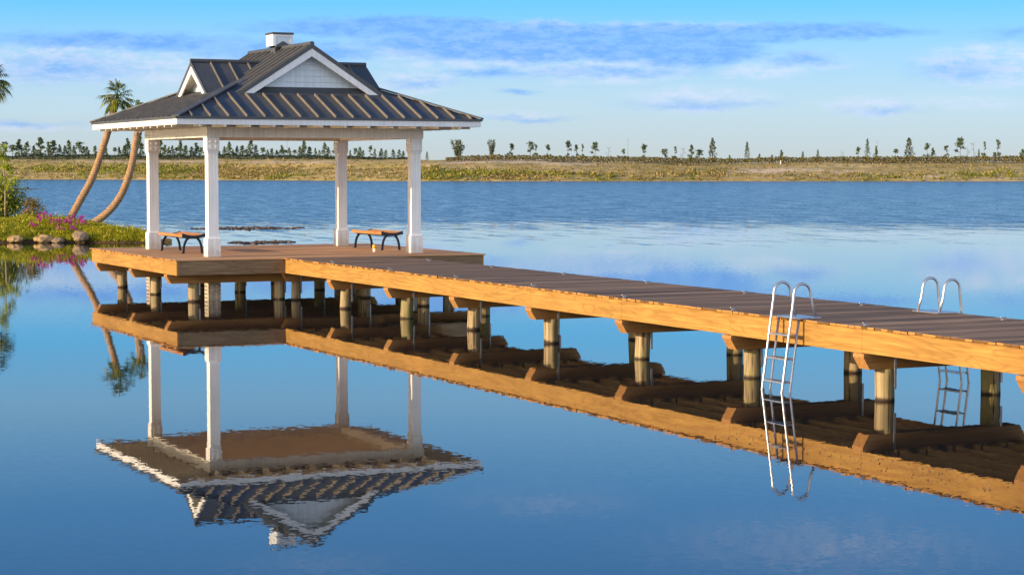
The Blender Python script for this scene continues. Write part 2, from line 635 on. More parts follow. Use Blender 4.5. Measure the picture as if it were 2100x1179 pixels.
def pile(x, y, z1=.43, r=.135):
    b = MB()
    rr = r * rb.uniform(.93, 1.06)
    tx, ty = rb.uniform(-.05, .05), rb.uniform(-.05, .05)
    pts = [(x + tx * (z1 - z), y + ty * (z1 - z), z) for z in (-1.2, -.4, 0, .15, .3, z1)]
    b.tube(pts, [rr * q for q in (1.04, 1.03, 1.015, 1.0, .995, .985)], 20)
    o = b.build('pile', M['pile'], dock, True)
    # galvanised hold-down strap on the beam face beside the pile
    s = MB()
    s.box(x + rr * .55, x + rr * .55 + .035, y - .128 - .005, y - .1225, .16, .70)
    s.build('strap', M['galv'], o)
    return o


PLY = [.95, 3.8, 7.1]
for yc in PLY[1:]:
    cap_beam(-.045, W + .045, yc)
cap_beam(-.045, W + .045, PLY[0] - .2)
for yc in (PLY[0] - .2, PLY[1], PLY[2]):
    for x in (.62, 2.75, 4.85, 7.08):
        pile(x + rb.uniform(-.03, .03), yc + rb.uniform(-.02, .02))
for i, yb in enumerate(BENT):
    if i:
        cap_beam(X1 - .045, X2 + .045, yb)
        pile(3.0 + rb.uniform(-.04, .05), yb + rb.uniform(-.02, .02), r=.13)
        pile(4.78 + rb.uniform(-.04, .04), yb + rb.uniform(-.02, .02), r=.13)
    else:
        cap_beam(X1 + .06, X2 - .06, yb)
        pile(2.98, yb - .03, r=.11)
        pile(4.72, yb, r=.13)
# joists of the walkway, lapped from bay to bay; joists of the platform run front to back
for i in range(len(BENT) - 1):
    ya, yb = BENT[i], BENT[i + 1]
    if i == 0:
        ya = 0.0
    for k, x in enumerate((3.06, 3.52, 3.98, 4.44, 4.86)):
        off = .025 if i % 2 else -.025
        b = MB()
        b.box(x + off - .02, x + off + .02, yb - .25, ya + (.25 if i else -.02), .648, ZT - .036)
        b.build('joist', M['joist'], dock)
for k in range(15):
    x = .47 + k * .48
    b = MB()
    b.box(x - .02, x + .02, .052, W - .052, .648, ZT - .036)
    b.build('joist', M['joist'], dock)
# small galvanised mooring cleats at each bent, both edges
for i, yb in enumerate(BENT[1:]):
    for x in (X1 + .07, X2 - .27):
        b = MB()
        b.box(x - .03, x + .03, yb - .02, yb + .02, ZT, ZT + .012)
        for s in (-.03, .03):
            b.tube([(x + s * .4, yb, ZT + .01), (x + s * .45, yb, ZT + .035)], .008, 6)
        b.tube([(x - .06, yb - .02, ZT + .042), (x - .03, yb, ZT + .034), (x + .03, yb, ZT + .034), (x + .06, yb + .02, ZT + .042)], .006, 6)
        b.build('cleat', M['galv'], dock)

# ================================================================== gazebo
gz = thing('gazebo', 'white open gazebo with dark ribbed metal roof on the dock platform', 'gazebo', (0, 0, 0))
CXS, CYS = (1.23, 6.38), (1.23, 6.22)


def box_c(b, cx, cy, h, z0, z1, bev=.006, m=0):
    b.box(cx - h, cx + h, cy - h, cy + h, z0, z1, m, bev)


def make_column(cx, cy):
    e = MB()
    hs = .122
    # shaft with shallow chamfers top and bottom
    vs = []
    prof = [(.16, 1.43), (.128, 1.46), (hs, 1.50), (hs, 3.42), (.135, 3.47), (.148, 3.50)]
    for h, z in prof:
        vs += [(-h, -h, z), (h, -h, z), (h, h, z), (-h, h, z)]
    fs = [(3, 2, 1, 0), tuple(range(len(vs) - 4, len(vs)))]
    for k in range(len(prof) - 1):
        for j in range(4):
            a, c = 4 * k + j, 4 * k + (j + 1) % 4
            fs.append((a, c, c + 4, a + 4))
    e.add(vs, fs)
    col = e.build('column', M['white'], gz, loc=(cx, cy, 0))
    b = MB()
    box_c(b, 0, 0, .158, ZT + .001, 1.428)
    b.build('plinth', M['white'], col)
    b = MB()
    box_c(b, 0, 0, .150, 3.502, 3.798)
    b.build('capital', M['white'], col)
    for sx in (-.07, .07):
        for z in (3.585, 3.70):
            b = MB()
            b.tube([(sx, -.149, z), (sx, -.166, z)], .019, 8)
            b.build('bolt', M['white'], col)
            b = MB()
            b.tube([(-.149, sx, z), (-.166, sx, z)], .019, 8)
            b.build('bolt', M['white'], col)
    # post below the deck down into the lake, with rows of bolt heads
    b = MB()
    box_c(b, 0, 0, .15, -1.0, .42, .004)
    for zz in (.05, .14, .23, .32):
        for s in (-.06, .06):
            b.tube([(s, -.149, zz), (s, -.175, zz)], .016, 6, 1)
            b.tube([(-.149, s, zz), (-.175, s, zz)], .016, 6, 1)
            b.tube([(.149, s, zz), (.185, s, zz)], .016, 6, 1)
    b.build('support_post', [M['pilepost'], M['galv']], col)


M['pilepost'] = mat_plain('pale square post', (.46, .37, .27), .7, 0, .2, 8)
for cx in CXS:
    for cy in CYS:
        make_column(cx, cy)

BX0, BX1, BY0, BY1 = 1.075, 6.56, 1.075, 6.38
BZ0, BZ1 = 3.80, 4.07


def beam(x0, x1, y0, y1):
    b = MB()
    b.box(x0, x1, y0, y1, BZ0, BZ1, bev=.004)
    b.build('roof_beam', M['beam'], gz)


beam(BX0, BX0 + .26, BY0, BY1)
beam(BX1 - .26, BX1, BY0, BY1)
beam(BX0 + .262, BX1 - .262, BY0 + .003, BY0 + .26)
beam(BX0 + .262, BX1 - .262, BY1 - .26, BY1 - .003)
b = MB()
b.box(BX0 + .26, BX1 - .26, BY0 + .26, BY1 - .26, 4.03, 4.055)
b.build('ceiling_panel', M['ceiling'], gz)

# ---- roof
EO = .05                     # eave line
EZ, SL = 4.225, .40          # skirt: eave height and slope
W2 = W / 2


def skz(d):
    return EZ + SL * (d - EO)


roof = thing('roof', None, None)
roof.parent = gz
TOPD = 2.55
# fascia boards under the eave (white) with a dark metal drip edge above
b = MB()
e0, e1 = EO, W - EO
b.box(e0, e0 + .03, e0, e1, 4.072, 4.205)
b.box(e1 - .03, e1, e0, e1, 4.072, 4.205)
b.box(e0 + .031, e1 - .031, e0 + .002, e0 + .032, 4.073, 4.205)
b.box(e0 + .031, e1 - .031, e1 - .032, e1 - .002, 4.073, 4.205)
b.build('eave_board', M['white'], roof)
b = MB()
q0, q1 = e0 - .035, e1 + .035
b.box(q0, q0 + .045, q0, q1, 4.207, 4.262)
b.box(q1 - .045, q1, q0, q1, 4.207, 4.262)
b.box(q0 + .046, q1 - .046, q0 + .001, q0 + .046, 4.207, 4.261)
b.box(q0 + .046, q1 - .046, q1 - .046, q1 - .001, 4.207, 4.261)
b.build('drip_edge', M['roof'], roof)
# skirt slopes + seams
SEAM = [.41 + .435 * k for k in range(17)]


def rot4(p, k):
    """turn a point by k quarter turns about the roof centre"""
    x, y, z = p[0] - W2, p[1] - W2, p[2]
    for _ in range(k):
        x, y = -y, x
    return (x + W2, y + W2, z)


for k in range(4):
    b = MB()
    a, t = q0 + .003, TOPD
    pts = [(a, a, skz(a) + .03), (W - a, a, skz(a) + .03), (W - t, t, skz(t) + .03), (t, t, skz(t) + .03)]
    b.slab([rot4(p, k) for p in pts], (0, 0, -.03))
    lim = 1.47
    for x in SEAM:
        d = min(x, W - x)
        yt = d if d < lim + .12 else lim
        if d > 1.6 and d < 1.95:
            yt = lim
        z0 = skz(EO - .03) + .055
        p0 = Vector((x, EO - .03, z0))
        p1 = Vector((x, yt, skz(yt) + .055))
        q = [Vector(rot4(p, k)) for p in (p0, p1)]
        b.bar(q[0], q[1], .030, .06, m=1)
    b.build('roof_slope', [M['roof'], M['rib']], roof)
    # soffit boards and rafter tails under the overhang
    b = MB()
    a, t = EO + .034, 1.073
    pts = [(a, a, 4.118), (W - a, a, 4.118), (W - t, t, 4.118), (t, t, 4.118)]
    b.slab([rot4(p, k) for p in pts], (0, 0, .012))
    b.build('soffit', M['cream'], roof)
    for j in range(12):
        x = .62 + j * .589
        if x > W - .5:
            continue
        y1 = min(1.07, x - .05, W - x - .05)
        p0 = Vector((x, EO + .035, 4.072))
        p1 = Vector((x, y1, 4.072))
        q = [Vector(rot4(p, k)) for p in (p0, p1)]
        b = MB()
        b.bar(q[0], q[1], .05, .09)
        b.build('rafter_tail', M['cream'], roof)
    # hip cap
    b = MB()
    p0, p1 = Vector((EO - .03, EO - .03, skz(EO - .03) + .06)), Vector((2.1, 2.1, skz(2.1) + .06))
    q = [Vector(rot4(p, k)) for p in (p0, p1)]
    b.bar(q[0], q[1], .17, .035)
    b.build('hip_cap', M['roof'], roof)

GS = .64


def gable(axis, a0, a1, zr, half, seams):
    """gable roof whose ridge runs along axis (0=x, 1=y) from a0 to a1"""
    def P(l, s, z):          # l along ridge, s across
        return (W2 + s, l, z) if axis == 1 else (l, W2 + s, z)
    th = .075
    for sg in (-1, 1):
        b = MB()
        pts = [P(a0, 0, zr), P(a1, 0, zr), P(a1, sg * half, zr - GS * half), P(a0, sg * half, zr - GS * half)]
        b.slab(pts, (0, 0, -th))
        for l in seams:
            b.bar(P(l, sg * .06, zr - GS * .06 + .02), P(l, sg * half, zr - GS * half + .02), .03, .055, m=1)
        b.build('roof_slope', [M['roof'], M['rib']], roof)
    b = MB()
    r0 = P(a0 - .02, 0, zr + .02)
    r1 = P(a1 + .02, 0, zr + .02)
    b.tube([r0, r1], .055, 10)
    b.build('ridge_cap', M['roof'], roof)
    for end, ds in ((a0, 1), (a1, -1)):
        for sg in (-1, 1):
            b = MB()
            l0, l1 = end + ds * .037, end + ds * .325
            o_ = -th - .003
            b.slab([P(l0, 0, zr + o_), P(l1, 0, zr + o_), P(l1, sg * half, zr - GS * half + o_), P(l0, sg * half, zr - GS * half + o_)], (0, 0, -.012))
            b.build('soffit', M['cream'], roof)
        # white barge boards under a dark rake trim
        for sg in (-1, 1):
            b = MB()
            hh = half + .01
            c0 = .001
            pts = [P(end, sg * c0, zr - GS * c0 - th - .003), P(end, sg * hh, zr - GS * hh - th - .003),
                   P(end, sg * (hh - .10), zr - GS * hh - th - .003 - .115 + .02), P(end, sg * c0, zr - GS * c0 - th - .21)]
            vs = Vector(P(ds * .035, 0, 0)) - Vector(P(0, 0, 0))
            b.slab(pts, vs)
            b.build('barge_board', M['white'], roof)
            b = MB()
            vs2 = Vector(P(-ds * .012, 0, 0)) - Vector(P(0, 0, 0))
            pts = [P(end, 0, zr + .01), P(end, sg * hh, zr - GS * hh + .01), P(end, sg * hh, zr - GS * hh - th - .02), P(end, 0, zr - th - .02)]
            b.slab([Vector(p) + vs2 * .15 for p in pts], vs2)
            b.build('rake_trim', M['roof'], roof)
        # lapped siding wall set back under the overhang
        yw = end + ds * .30
        zb = 5.005 if half > 1.6 else 4.72
        zt = zr - th - .016
        n = int((zt - zb) / .145) + 1
        b = MB()
        for i in range(n):
            z0, z1 = zb + i * .145, min(zb + (i + 1) * .145, zt)
            if z1 - z0 < .01:
                continue
            h0 = (zt - z0) / GS
            h1 = (zt - z1) / GS
            o0 = Vector(P(-ds * .022, 0, 0)) - Vector(P(0, 0, 0))
            o1 = Vector(P(-ds * .004, 0, 0)) - Vector(P(0, 0, 0))
            A = [Vector(P(yw, -h0, z0)) + o0, Vector(P(yw, h0, z0)) + o0, Vector(P(yw, h1, z1)) + o1, Vector(P(yw, -h1, z1)) + o1]
            b.face(A)
            b.face([Vector(P(yw, -h0, z0)), Vector(P(yw, h0, z0)), A[1], A[0]])
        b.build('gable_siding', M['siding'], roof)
        if half > 1.6:     # dark apron flashing below the siding
            b = MB()
            hw = half - .06
            pa, pb = end - ds * .02, yw - ds * .026
            pts = [P(pa, -hw, skz(1.49) + .045), P(pa, hw, skz(1.49) + .045), P(pb, hw - .3, zb + .02), P(pb, -hw + .3, zb + .02)]
            b.slab(pts, (0, 0, -.03))
            b.build('flashing', M['roof'], roof)


gable(1, 1.50, W - 1.50, 6.045, 1.97, [1.62 + .445 * k for k in range(11)])
gable(0, 1.55, W - 1.55, 5.69, 1.38, [1.55 + .48 * k for k in (1, 2, 3)] + [W - 1.55 - .48 * k for k in (1, 2, 3)])

# vent cupola on the ridge
cup = thing('cupola', None, None)
cup.parent = roof
b = MB()
box_c(b, W2, W2, .18, 5.80, 6.128, .004)
b.build('curb', M['roof'], cup)
b = MB()
hb = .262
for sx in (-1, 1):
    for sy in (-1, 1):
        b.box(W2 + sx * hb - (.08 if sx > 0 else 0), W2 + sx * hb + (.08 if sx < 0 else 0), W2 + sy * hb - (.08 if sy > 0 else 0), W2 + sy * hb + (.08 if sy < 0 else 0), 6.115, 6.40)
b.box(W2 - hb + .082, W2 + hb - .082, W2 - hb + .004, W2 + hb - .004, 6.345, 6.399)
b.box(W2 - hb + .004, W2 + hb - .004, W2 - hb + .082, W2 + hb - .082, 6.344, 6.398)
b.build('vent_frame', M['white'], cup)
b = MB()
b.box(W2 - hb + .02, W2 + hb - .02, W2 - hb + .02, W2 + hb - .02, 6.12, 6.39)
b.build('vent_panel', M['siding'], cup)
b = MB()
b.slab([(W2 - .18, W2 - hb - .03, 6.08), (W2 + .18, W2 - hb - .03, 6.08), (W2 + .18, W2 - hb - .03, 6.13), (W2, W2 - hb - .03, 6.235), (W2 - .18, W2 - hb - .03, 6.13)], (0, 2 * hb + .06, 0))
b.build('saddle', M['roof'], cup)
b = MB()
b.box(W2 - hb - .02, W2 + hb + .02, W2 - hb - .02, W2 + hb + .02, 6.402, 6.452, bev=.01)
b.build('vent_lid', M['roof'], cup)

# ================================================================== benches


def make_bench(x, y, label):
    e = thing('bench', label, 'bench', (x, y, ZT), 'backless slatted benches in the gazebo')
    hl, hw = 1.02, .275

    def sz(s):
        return .415 + .055 * (s / hw) ** 2
    n = 7
    b = MB()
    for i in range(n):
        s0 = -hw + i * (2 * hw / n) + .004
        s1 = s0 + 2 * hw / n - .008
        t = .032
        vs = [(s0, -hl, sz(s0) - t), (s1, -hl, sz(s1) - t), (s1, -hl, sz(s1)), (s0, -hl, sz(s0))]
        b.slab(vs, (0, 2 * hl, 0))
    for s0 in (-hw - .024, hw + .002):
        b.box(s0, s0 + .022, -hl, hl, sz(hw) - .075, sz(hw) + .004, bev=.004)
    b.build('seat', M['seat'], e)
    b = MB()
    # iron end rails follow the dish of the seat
    for yy in (-hl - .012, hl + .012):
        pts = [(-hw - .012 + k * (2 * hw + .024) / 10, yy, sz(-hw + k * 2 * hw / 10) - .018) for k in range(11)]
        for p, q in zip(pts[:-1], pts[1:]):
            b.bar(p, q, .022, .075)
    # and a rail under each long edge
    b.bar((-.13, -hl, .372), (-.13, hl, .372), .03, .03)
    b.bar((.13, -hl, .372), (.13, hl, .372), .03, .03)
    b.build('seat_frame', M['iron'], e)
    for yy in (-.93, .93):
        b = MB()
        for s in (-1, 1):
            pts = [(s * .235, yy, .0), (s * .228, yy, .10), (s * .208, yy, .21), (s * .172, yy, .30), (s * .12, yy, .362), (s * .05, yy, .385)]
            pts = catmull(pts, 4)
            for p, q in zip(pts[:-1], pts[1:]):
                b.bar(p, p + (q - p) * 1.12, .05, .042, (0, 1, 0) if abs((q - p).normalized().y) < .9 else (0, 0, 1))
            b.box(s * .235 - .03 + .012 * s, s * .235 + .03 + .012 * s, yy - .035, yy + .035, .0, .018)
        b.bar((-.10, yy, .378), (.10, yy, .378), .05, .05)
        b.build('leg', M['iron'], e)
    return e


make_bench(1.40, 4.28, 'slatted backless bench with curved black iron legs between the two left posts')
make_bench(6.49, 3.95, 'slatted backless bench with curved black iron legs between the two right posts')
# little yellow and white cup standing on the boards
cup_t = thing('cup', 'small yellow and white cup standing on the deck boards by a bench', 'cup', (5.68, 2.12, ZT))
b = MB()
b.tube([(0, 0, 0), (0, 0, .085)], [.036, .042], 14)
b.build('cup_body', M['paper'], cup_t, True)
b = MB()
b.tube([(0, 0, .085), (0, 0, .09), (0, 0, .165), (0, 0, .175)], [.043, .047, .052, .046], 14)
b.build('cup_sleeve', M['yellow'], cup_t, True)

# ================================================================== swim ladders


def make_ladder(flip, label):
    e = thing('swim_ladder', label, 'ladder', (0, 0, 0), 'aluminium swim ladders on the dock')

    def T(x, y, z):
        return Vector((7.70 - x, y, z)) if flip else Vector((x, y, z))
    ya, yb = -20.9, -21.4

    def fx(z):
        return 2.245 + .14 * z
    for yy in (ya, yb):
        b = MB()
        pts = [T(fx(z), yy, z) for z in (-.7, 0, .5, 1.0)]
        x0 = fx(1.34)
        pts.append(T(x0 - .005, yy, 1.30))
        xc, rx = x0 + .125, .125
        for k in range(0, 13):
            a = PI - k * PI / 12
            pts.append(T(xc + rx * math.cos(a) + .02 * (k / 12), yy, 1.37 + .125 * math.sin(a)))
        pts.append(T(xc + rx + .05, yy, 1.2))
        pts.append(T(xc + rx + .115, yy, ZT + .012))
        b.tube(pts, .019, 10)
        b.build('rail', M['alu'], e, True)
        b = MB()
        b.tube([T(fx(z) + .13, yy, z) for z in (-.7, 0, .5, ZT + .005)], .017, 8)
        b.build('rail', M['alu'], e, True)
    for z in (.785, .455, .135, -.19, -.5):
        b = MB()
        xa = fx(z)
        c0, c1 = T(xa - .01, 0, z), T(xa + .14, 0, z)
        lo, hi = min(c0.x, c1.x), max(c0.x, c1.x)
        b.box(lo, hi, yb + .015, ya - .015, z - .012, z + .012, bev=.004)
        b.build('tread', M['alu'], e)
    b = MB()
    c0, c1 = T(2.48, 0, 0), T(2.86, 0, 0)
    b.box(min(c0.x, c1.x), max(c0.x, c1.x), yb - .045, ya + .045, ZT + .004, ZT + .022, bev=.004)
    b.build('mounting_plate', M['alu'], e)
    return e


make_ladder(False, 'aluminium swim ladder with all its rungs showing on the golden dock side')
make_ladder(True, 'aluminium swim ladder on the far dock edge, only hoops showing above the deck')

# ================================================================== far bank


def lerp_tab(tab, x):
    if x <= tab[0][0]:
        return tab[0][1]
    for (a, fa), (b_, fb) in zip(tab[:-1], tab[1:]):
        if x <= b_:
            return fa + (fb - fa) * (x - a) / (b_ - a)
    return tab[-1][1]


SHORE = [(-900, 560), (0, 534), (400, 510), (900, 460), (2100, 458), (3000, 470)]
CREST_Y = [(0, 328), (830, 327.5), (880, 329), (940, 330), (1010, 327), (1200, 332), (1300, 333), (1420, 335), (1500, 336), (1600, 333), (1700, 332), (2100, 332)]


def bank_z(px, dv):
    v0 = lerp_tab(SHORE, px)
    vc = v0 + 46
    zc = 3.1 + (343.58 - lerp_tab(CREST_Y, px)) * vc / FPX
    tab = [(-6, -.6), (0, -.02), (1.5, .35), (5, 1.0), (14, 2.0), (24, 3.15), (27, zc * .78), (46, zc), (80, zc + .1), (200, zc), (3000, zc)]
    return lerp_tab(tab, dv)


def bank_pt(px, dv, lift=0.0):
    v = lerp_tab(SHORE, px) + dv
    z = bank_z(px, dv)
    u = (px - 1050) / FPX * v
    n = mnoise.noise(Vector((u * .08, v * .12, 3.1))) * .35 + mnoise.noise(Vector((u * .33, v * .33, 9.7))) * .16
    if dv < 1:
        n *= .3
    return uv(u, v, z + n * min(1, max(0, dv) / 8) + lift)


SANDS = [(1040, 331, 105, 4.5), (1170, 336, 90, 3), (1560, 351, 75, 5.5), (1640, 349, 95, 3.5), (960, 333, 60, 3), (1920, 363, 30, 2.5), (2060, 366, 60, 2.2), (600, 333, 140, 2.0), (300, 332, 200, 2.2), (1740, 352, 40, 3)]
dvs = [-6, -2, 0, .8, 1.6, 3, 5, 8, 11, 14, 17, 20, 22.5, 24, 25.5, 27, 30, 34, 38, 42, 46, 52, 60, 80, 140, 400, 1500, 5000]
pxs = list(range(-1500, 3601, 10))
vs, fs, sand = [], [], []
for px in pxs:
    for dv in dvs:
        p = bank_pt(px, dv)
        vs.append(tuple(p))
        d = p - CAM
        py = 589.5 - FPX * d.dot(UP) / d.dot(FW)
        s = 0
        for (sx, sy, rx, ry) in SANDS:
            s = max(s, 1.25 - ((px - sx) / rx) ** 2 - ((py - sy) / ry) ** 2)
        sand.append(max(0, min(1, s)) if 0 < dv < 70 else 0)
nd = len(dvs)
for i in range(len(pxs) - 1):
    for j in range(nd - 1):
        a = i * nd + j
        fs.append((a, a + nd, a + nd + 1, a + 1))
mb = MB()
mb.add(vs, fs)
ob = struct(mb.build('far_bank', M['bank'], smooth=True))
at = ob.data.attributes.new('sand', 'FLOAT', 'POINT')
at.data.foreach_set('value', sand)

# scrub and grass on the bank: nobody could count it
rs = random.Random(11)
mb = MB()
for i in range(10500):
    px = rs.uniform(-120, 2220)
    r_ = rs.random()
    dv = rs.uniform(.4, 20) if r_ < .62 else (rs.uniform(18, 27) if r_ < .82 else rs.uniform(27, 46))
    base = bank_pt(px, dv)
    n = mnoise.noise(Vector((base.x * .05, base.y * .05, 1.3)))
    d = base - CAM
    py = 589.5 - FPX * d.dot(UP) / d.dot(FW)
    if any(((px - sx) / rx) ** 2 + ((py - sy) / ry) ** 2 < .8 for sx, sy, rx, ry in SANDS) and rs.random() < .85:
        continue
    flat = dv > 26 or (px > 900 and dv > 13 + 5 * n)
    if px > 900 and dv > 13 and rs.random() < .5:
        continue
    if flat and rs.random() < .45:
        continue
    thin = mnoise.noise(Vector((base.x * .022, base.y * .022, 8.8)))
    if thin < -.02 and rs.random() < .72:
        continue
    gpatch = (n > .08 and not flat) or (px < 1000 and dv < 16 and n > -.15)
    hgt = rs.uniform(.15, .4) if flat else rs.uniform(.3, .95) * (1.2 if n > 0 else .7)
    if rs.random() < .02 and not flat:
        hgt *= 1.6
    wd = hgt * rs.uniform(.8, 1.8)
    for k in range(7 if flat else 11):
        o = Vector((rs.gauss(0, wd * .4), rs.gauss(0, wd * .4), abs(rs.gauss(.35, .3)) * hgt))
        mb.leaf(base + o, rs.uniform(.28, .55) * (.8 + hgt * .5), .55, 1 if gpatch and rs.random() < .75 else 0,
                Vector((rs.gauss(0, .6), rs.gauss(0, .6), 1)), rs)
tag(mb.build('bank_grass', [M['scrub'], M['scrubgreen']]), 'dry tan and olive grass and scrub covering the far bank', 'grass', None, 'stuff')

# planted row of rounded bushes along the crest
hb_mesh = []
for k in range(3):
    b = MB()
    rr = random.Random(50 + k)
    for i in range(5):
        x = rr.uniform(-.22, .22)
        b.tube([(x * .5, rr.uniform(-.15, .15), -.15), (x, rr.uniform(-.2, .2), .6)], .035, 4, 1)
    for i in range(170):
        a, r_ = rr.uniform(0, 2 * PI), math.sqrt(rr.random()) * .58
        z = rr.uniform(.30, 1.28)
        r_ *= 1.0 - max(0, z - .95) * 1.2
        b.leaf((r_ * math.cos(a), r_ * math.sin(a), z), rr.uniform(.2, .38), .6, 0, None, rr)
    me = b.build('planted_bush', [M['hedge'], M['bark']])
    hb_mesh.append(me)
HTOP = [(915, 323), (940, 321), (1010, 318), (1200, 321), (1300, 322), (1420, 324.5), (1500, 326), (1600, 323), (1700, 322.5), (2120, 321)]
px = 918.0
i = 0
protos = list(hb_mesh)
while px < 2112:
    src = protos[i % 3]
    o = src if i < 3 else src.copy()
    if i >= 3:
        COL.objects.link(o)
    v = lerp_tab(SHORE, px) + 40.0
    g = bank_pt(px, 40.0)
    ztop = 3.1 + (343.58 - lerp_tab(HTOP, px)) * v / FPX
    s = max(.8, (ztop - g.z) / 1.25) * rs.uniform(.92, 1.1)
    o.location = (g.x, g.y, g.z)
    o.scale = (rs.uniform(.85, 1.1), rs.uniform(.85, 1.1), s)
    o.rotation_euler = (0, 0, rs.uniform(0, 6.28))
    tag(o, 'rounded olive bush in the long planted row along the far bank crest', 'bush', 'bushes planted in a row on the far bank')
    px += rs.uniform(6.4, 7.6)
    i += 1

# dark hedge among the left tree line: an irregular twiggy body with leaves all over it
mb = MB()
hx = [-150 + 3.0 * k for k in range(330)]
prof = []
for px in hx:
    g = bank_pt(px, 50)
    hh = 1.15 + .45 * mnoise.noise(Vector((px * .045, 0, 0))) + .25 * mnoise.noise(Vector((px * .21, 4, 0)))
    hh *= 1.0 if px < 560 else max(.45, 1.0 - (px - 560) / 420)
    dep = .55 + .2 * mnoise.noise(Vector((px * .13, 9, 0)))
    prof.append((g, hh, dep))
    for k in range(26):
        mb.leaf(g + RT * rs.uniform(-.4, .4) + FH * rs.uniform(-.9, .5) + Vector((0, 0, hh * rs.uniform(.1, 1.12))), rs.uniform(.25, .5), .6, 0, None, rs)
for (g0, h0, d0), (g1, h1, d1) in zip(prof[:-1], prof[1:]):
    ring0 = [g0 - FH * d0 - Vector((0, 0, .4)), g0 - FH * d0 + Vector((0, 0, h0 * .7)), g0 + Vector((0, 0, h0)), g0 + FH * d0 + Vector((0, 0, h0 * .7)), g0 + FH * d0 - Vector((0, 0, .4))]
    ring1 = [g1 - FH * d1 - Vector((0, 0, .4)), g1 - FH * d1 + Vector((0, 0, h1 * .7)), g1 + Vector((0, 0, h1)), g1 + FH * d1 + Vector((0, 0, h1 * .7)), g1 + FH * d1 - Vector((0, 0, .4))]
    for q in range(4):
        mb.face([ring0[q], ring1[q], ring1[q + 1], ring0[q + 1]])
tag(mb.build('hedge', M['darkhedge']), 'long low dark hedge under the row of pines on the far bank', 'hedge')

# ------------------------------------------------------------------ far trees


def crown_mesh(kind, seed):
    """unit-height tree: returns (trunk MB, crown MB)"""
    rr = random.Random(seed)
    t, c = MB(), MB()
    lean = rr.uniform(-.03, .03)
    if kind == 'pine':          # narrow planted pine, tufted branches with gaps
        t.tube([(0, 0, -.03), (lean * .5, 0, .4), (lean, 0, .92)], [.014, .011, .004], 5)
        n = 12
        for i in range(n):
            h = .15 + .82 * (i + rr.uniform(-.3, .3)) / (n - 1)
            rad = .235 * (1 - h) ** .75 + .012
            for q in range(rr.randint(2, 3)):
                a = rr.uniform(0, 2 * PI)
                e = Vector((lean * h + rad * rr.uniform(.35, .95) * math.cos(a), rad * rr.uniform(.35, .95) * math.sin(a), h + rr.uniform(-.02, .05)))
                t.tube([(lean * h, 0, h - .04), e], [.005, .002], 3)
                sg = .052 - .030 * h
                for k in range(18):
                    c.leaf(e + Vector((rr.gauss(0, sg), rr.gauss(0, sg), rr.gauss(0, .034))), rr.uniform(.05, .11), .5, 0, None, rr)
    elif kind == 'tuft':        # sparse tree with a few separate tufts
        t.tube([(0, 0, -.03), (lean, 0, .4), (lean * 2.5, 0, .93)], [.014, .011, .005], 5)
        for i in range(rr.randint(8, 10)):
            h = rr.uniform(.28, .95)
            if h < .6 and rr.random() < .4:
                h += .35
            a = rr.uniform(0, 2 * PI)
            rad = rr.uniform(.04, .22) * (1.3 - .9 * h)
            e = Vector((lean * 2 * h + rad * math.cos(a), rad * math.sin(a), h))
            t.tube([(lean * 2 * h, 0, h - .09), e], [.007, .003], 3)
            sg = rr.uniform(.03, .055)
            for k in range(rr.randint(24, 36)):
                c.leaf(e + Vector((rr.gauss(0, sg), rr.gauss(0, sg), rr.gauss(0, sg * .75))), rr.uniform(.06, .12), .5, 0, None, rr)
    elif kind == 'cone':        # dense cedar-like cone
        t.tube([(0, 0, -.03), (0, 0, .9)], [.022, .004], 5)
        for i in range(430):
            h = rr.uniform(.03, .99) ** .9
            rad = .24 * (1 - h) ** .75 * (.8 + .4 * rr.random()) + .012
            a = rr.uniform(0, 2 * PI)
            rad *= .85 + .25 * math.sin(3 * a + h * 25)
            q = math.sqrt(rr.uniform(.15, 1))
            c.leaf((rad * q * math.cos(a), rad * q * math.sin(a), h), rr.uniform(.05, .10), .45, 0, Vector((math.cos(a), math.sin(a), rr.uniform(.2, 1.4))), rr)
    elif kind == 'broad':       # wide multi-stem tree, ragged rising branches
        for i in range(11):
            a = rr.uniform(0, 2 * PI)
            sp = rr.uniform(.10, .42)
            top = Vector((sp * math.cos(a), sp * math.sin(a), rr.uniform(.55, 1.0) - sp * .35))
            mid = Vector((top.x * .4, top.y * .4, top.z * .5))
            t.tube([(0, 0, -.03), mid, top], [.016, .01, .003], 4)
            for k in range(95):
                f = rr.uniform(.25, 1.05)
                p = mid.lerp(top, (f - .4) / .6) if f > .4 else mid * f / .4
                c.leaf(p + Vector((rr.gauss(0, .045), rr.gauss(0, .045), rr.gauss(0, .04))), rr.uniform(.06, .11), .5, 0, None, rr)
    elif kind == 'bare':        # thin nearly leafless sapling
        t.tube([(0, 0, -.03), (lean, 0, .5), (lean * 2, 0, 1)], [.010, .007, .003], 5)
        for i in range(9):
            h = rr.uniform(.35, .9)
            a = rr.uniform(0, 2 * PI)
            e = Vector((lean * 2 * h + .10 * math.cos(a), .10 * math.sin(a), h + .12))
            t.tube([(lean * 2 * h, 0, h), e], [.005, .002], 3)
            for k in range(4):
                c.leaf(e + Vector((rr.gauss(0, .03), rr.gauss(0, .03), rr.gauss(0, .03))), rr.uniform(.03, .06), .4, 0, None, rr)
    return t, c


PROTO = {}
for kind, n in (('pine', 6), ('tuft', 6), ('cone', 3), ('broad', 3), ('bare', 2)):
    for k in range(n):
        t, c = crown_mesh(kind, 100 + 17 * k + len(kind))
        tm = t.build('trunk', M['bark'])
        cm = c.build('crown', M['pine'] if kind in ('pine', 'tuft') else M['greypine'])
        PROTO[(kind, k)] = (tm.data, cm.data)
        bpy.data.objects.remove(tm)
        bpy.data.objects.remove(cm)


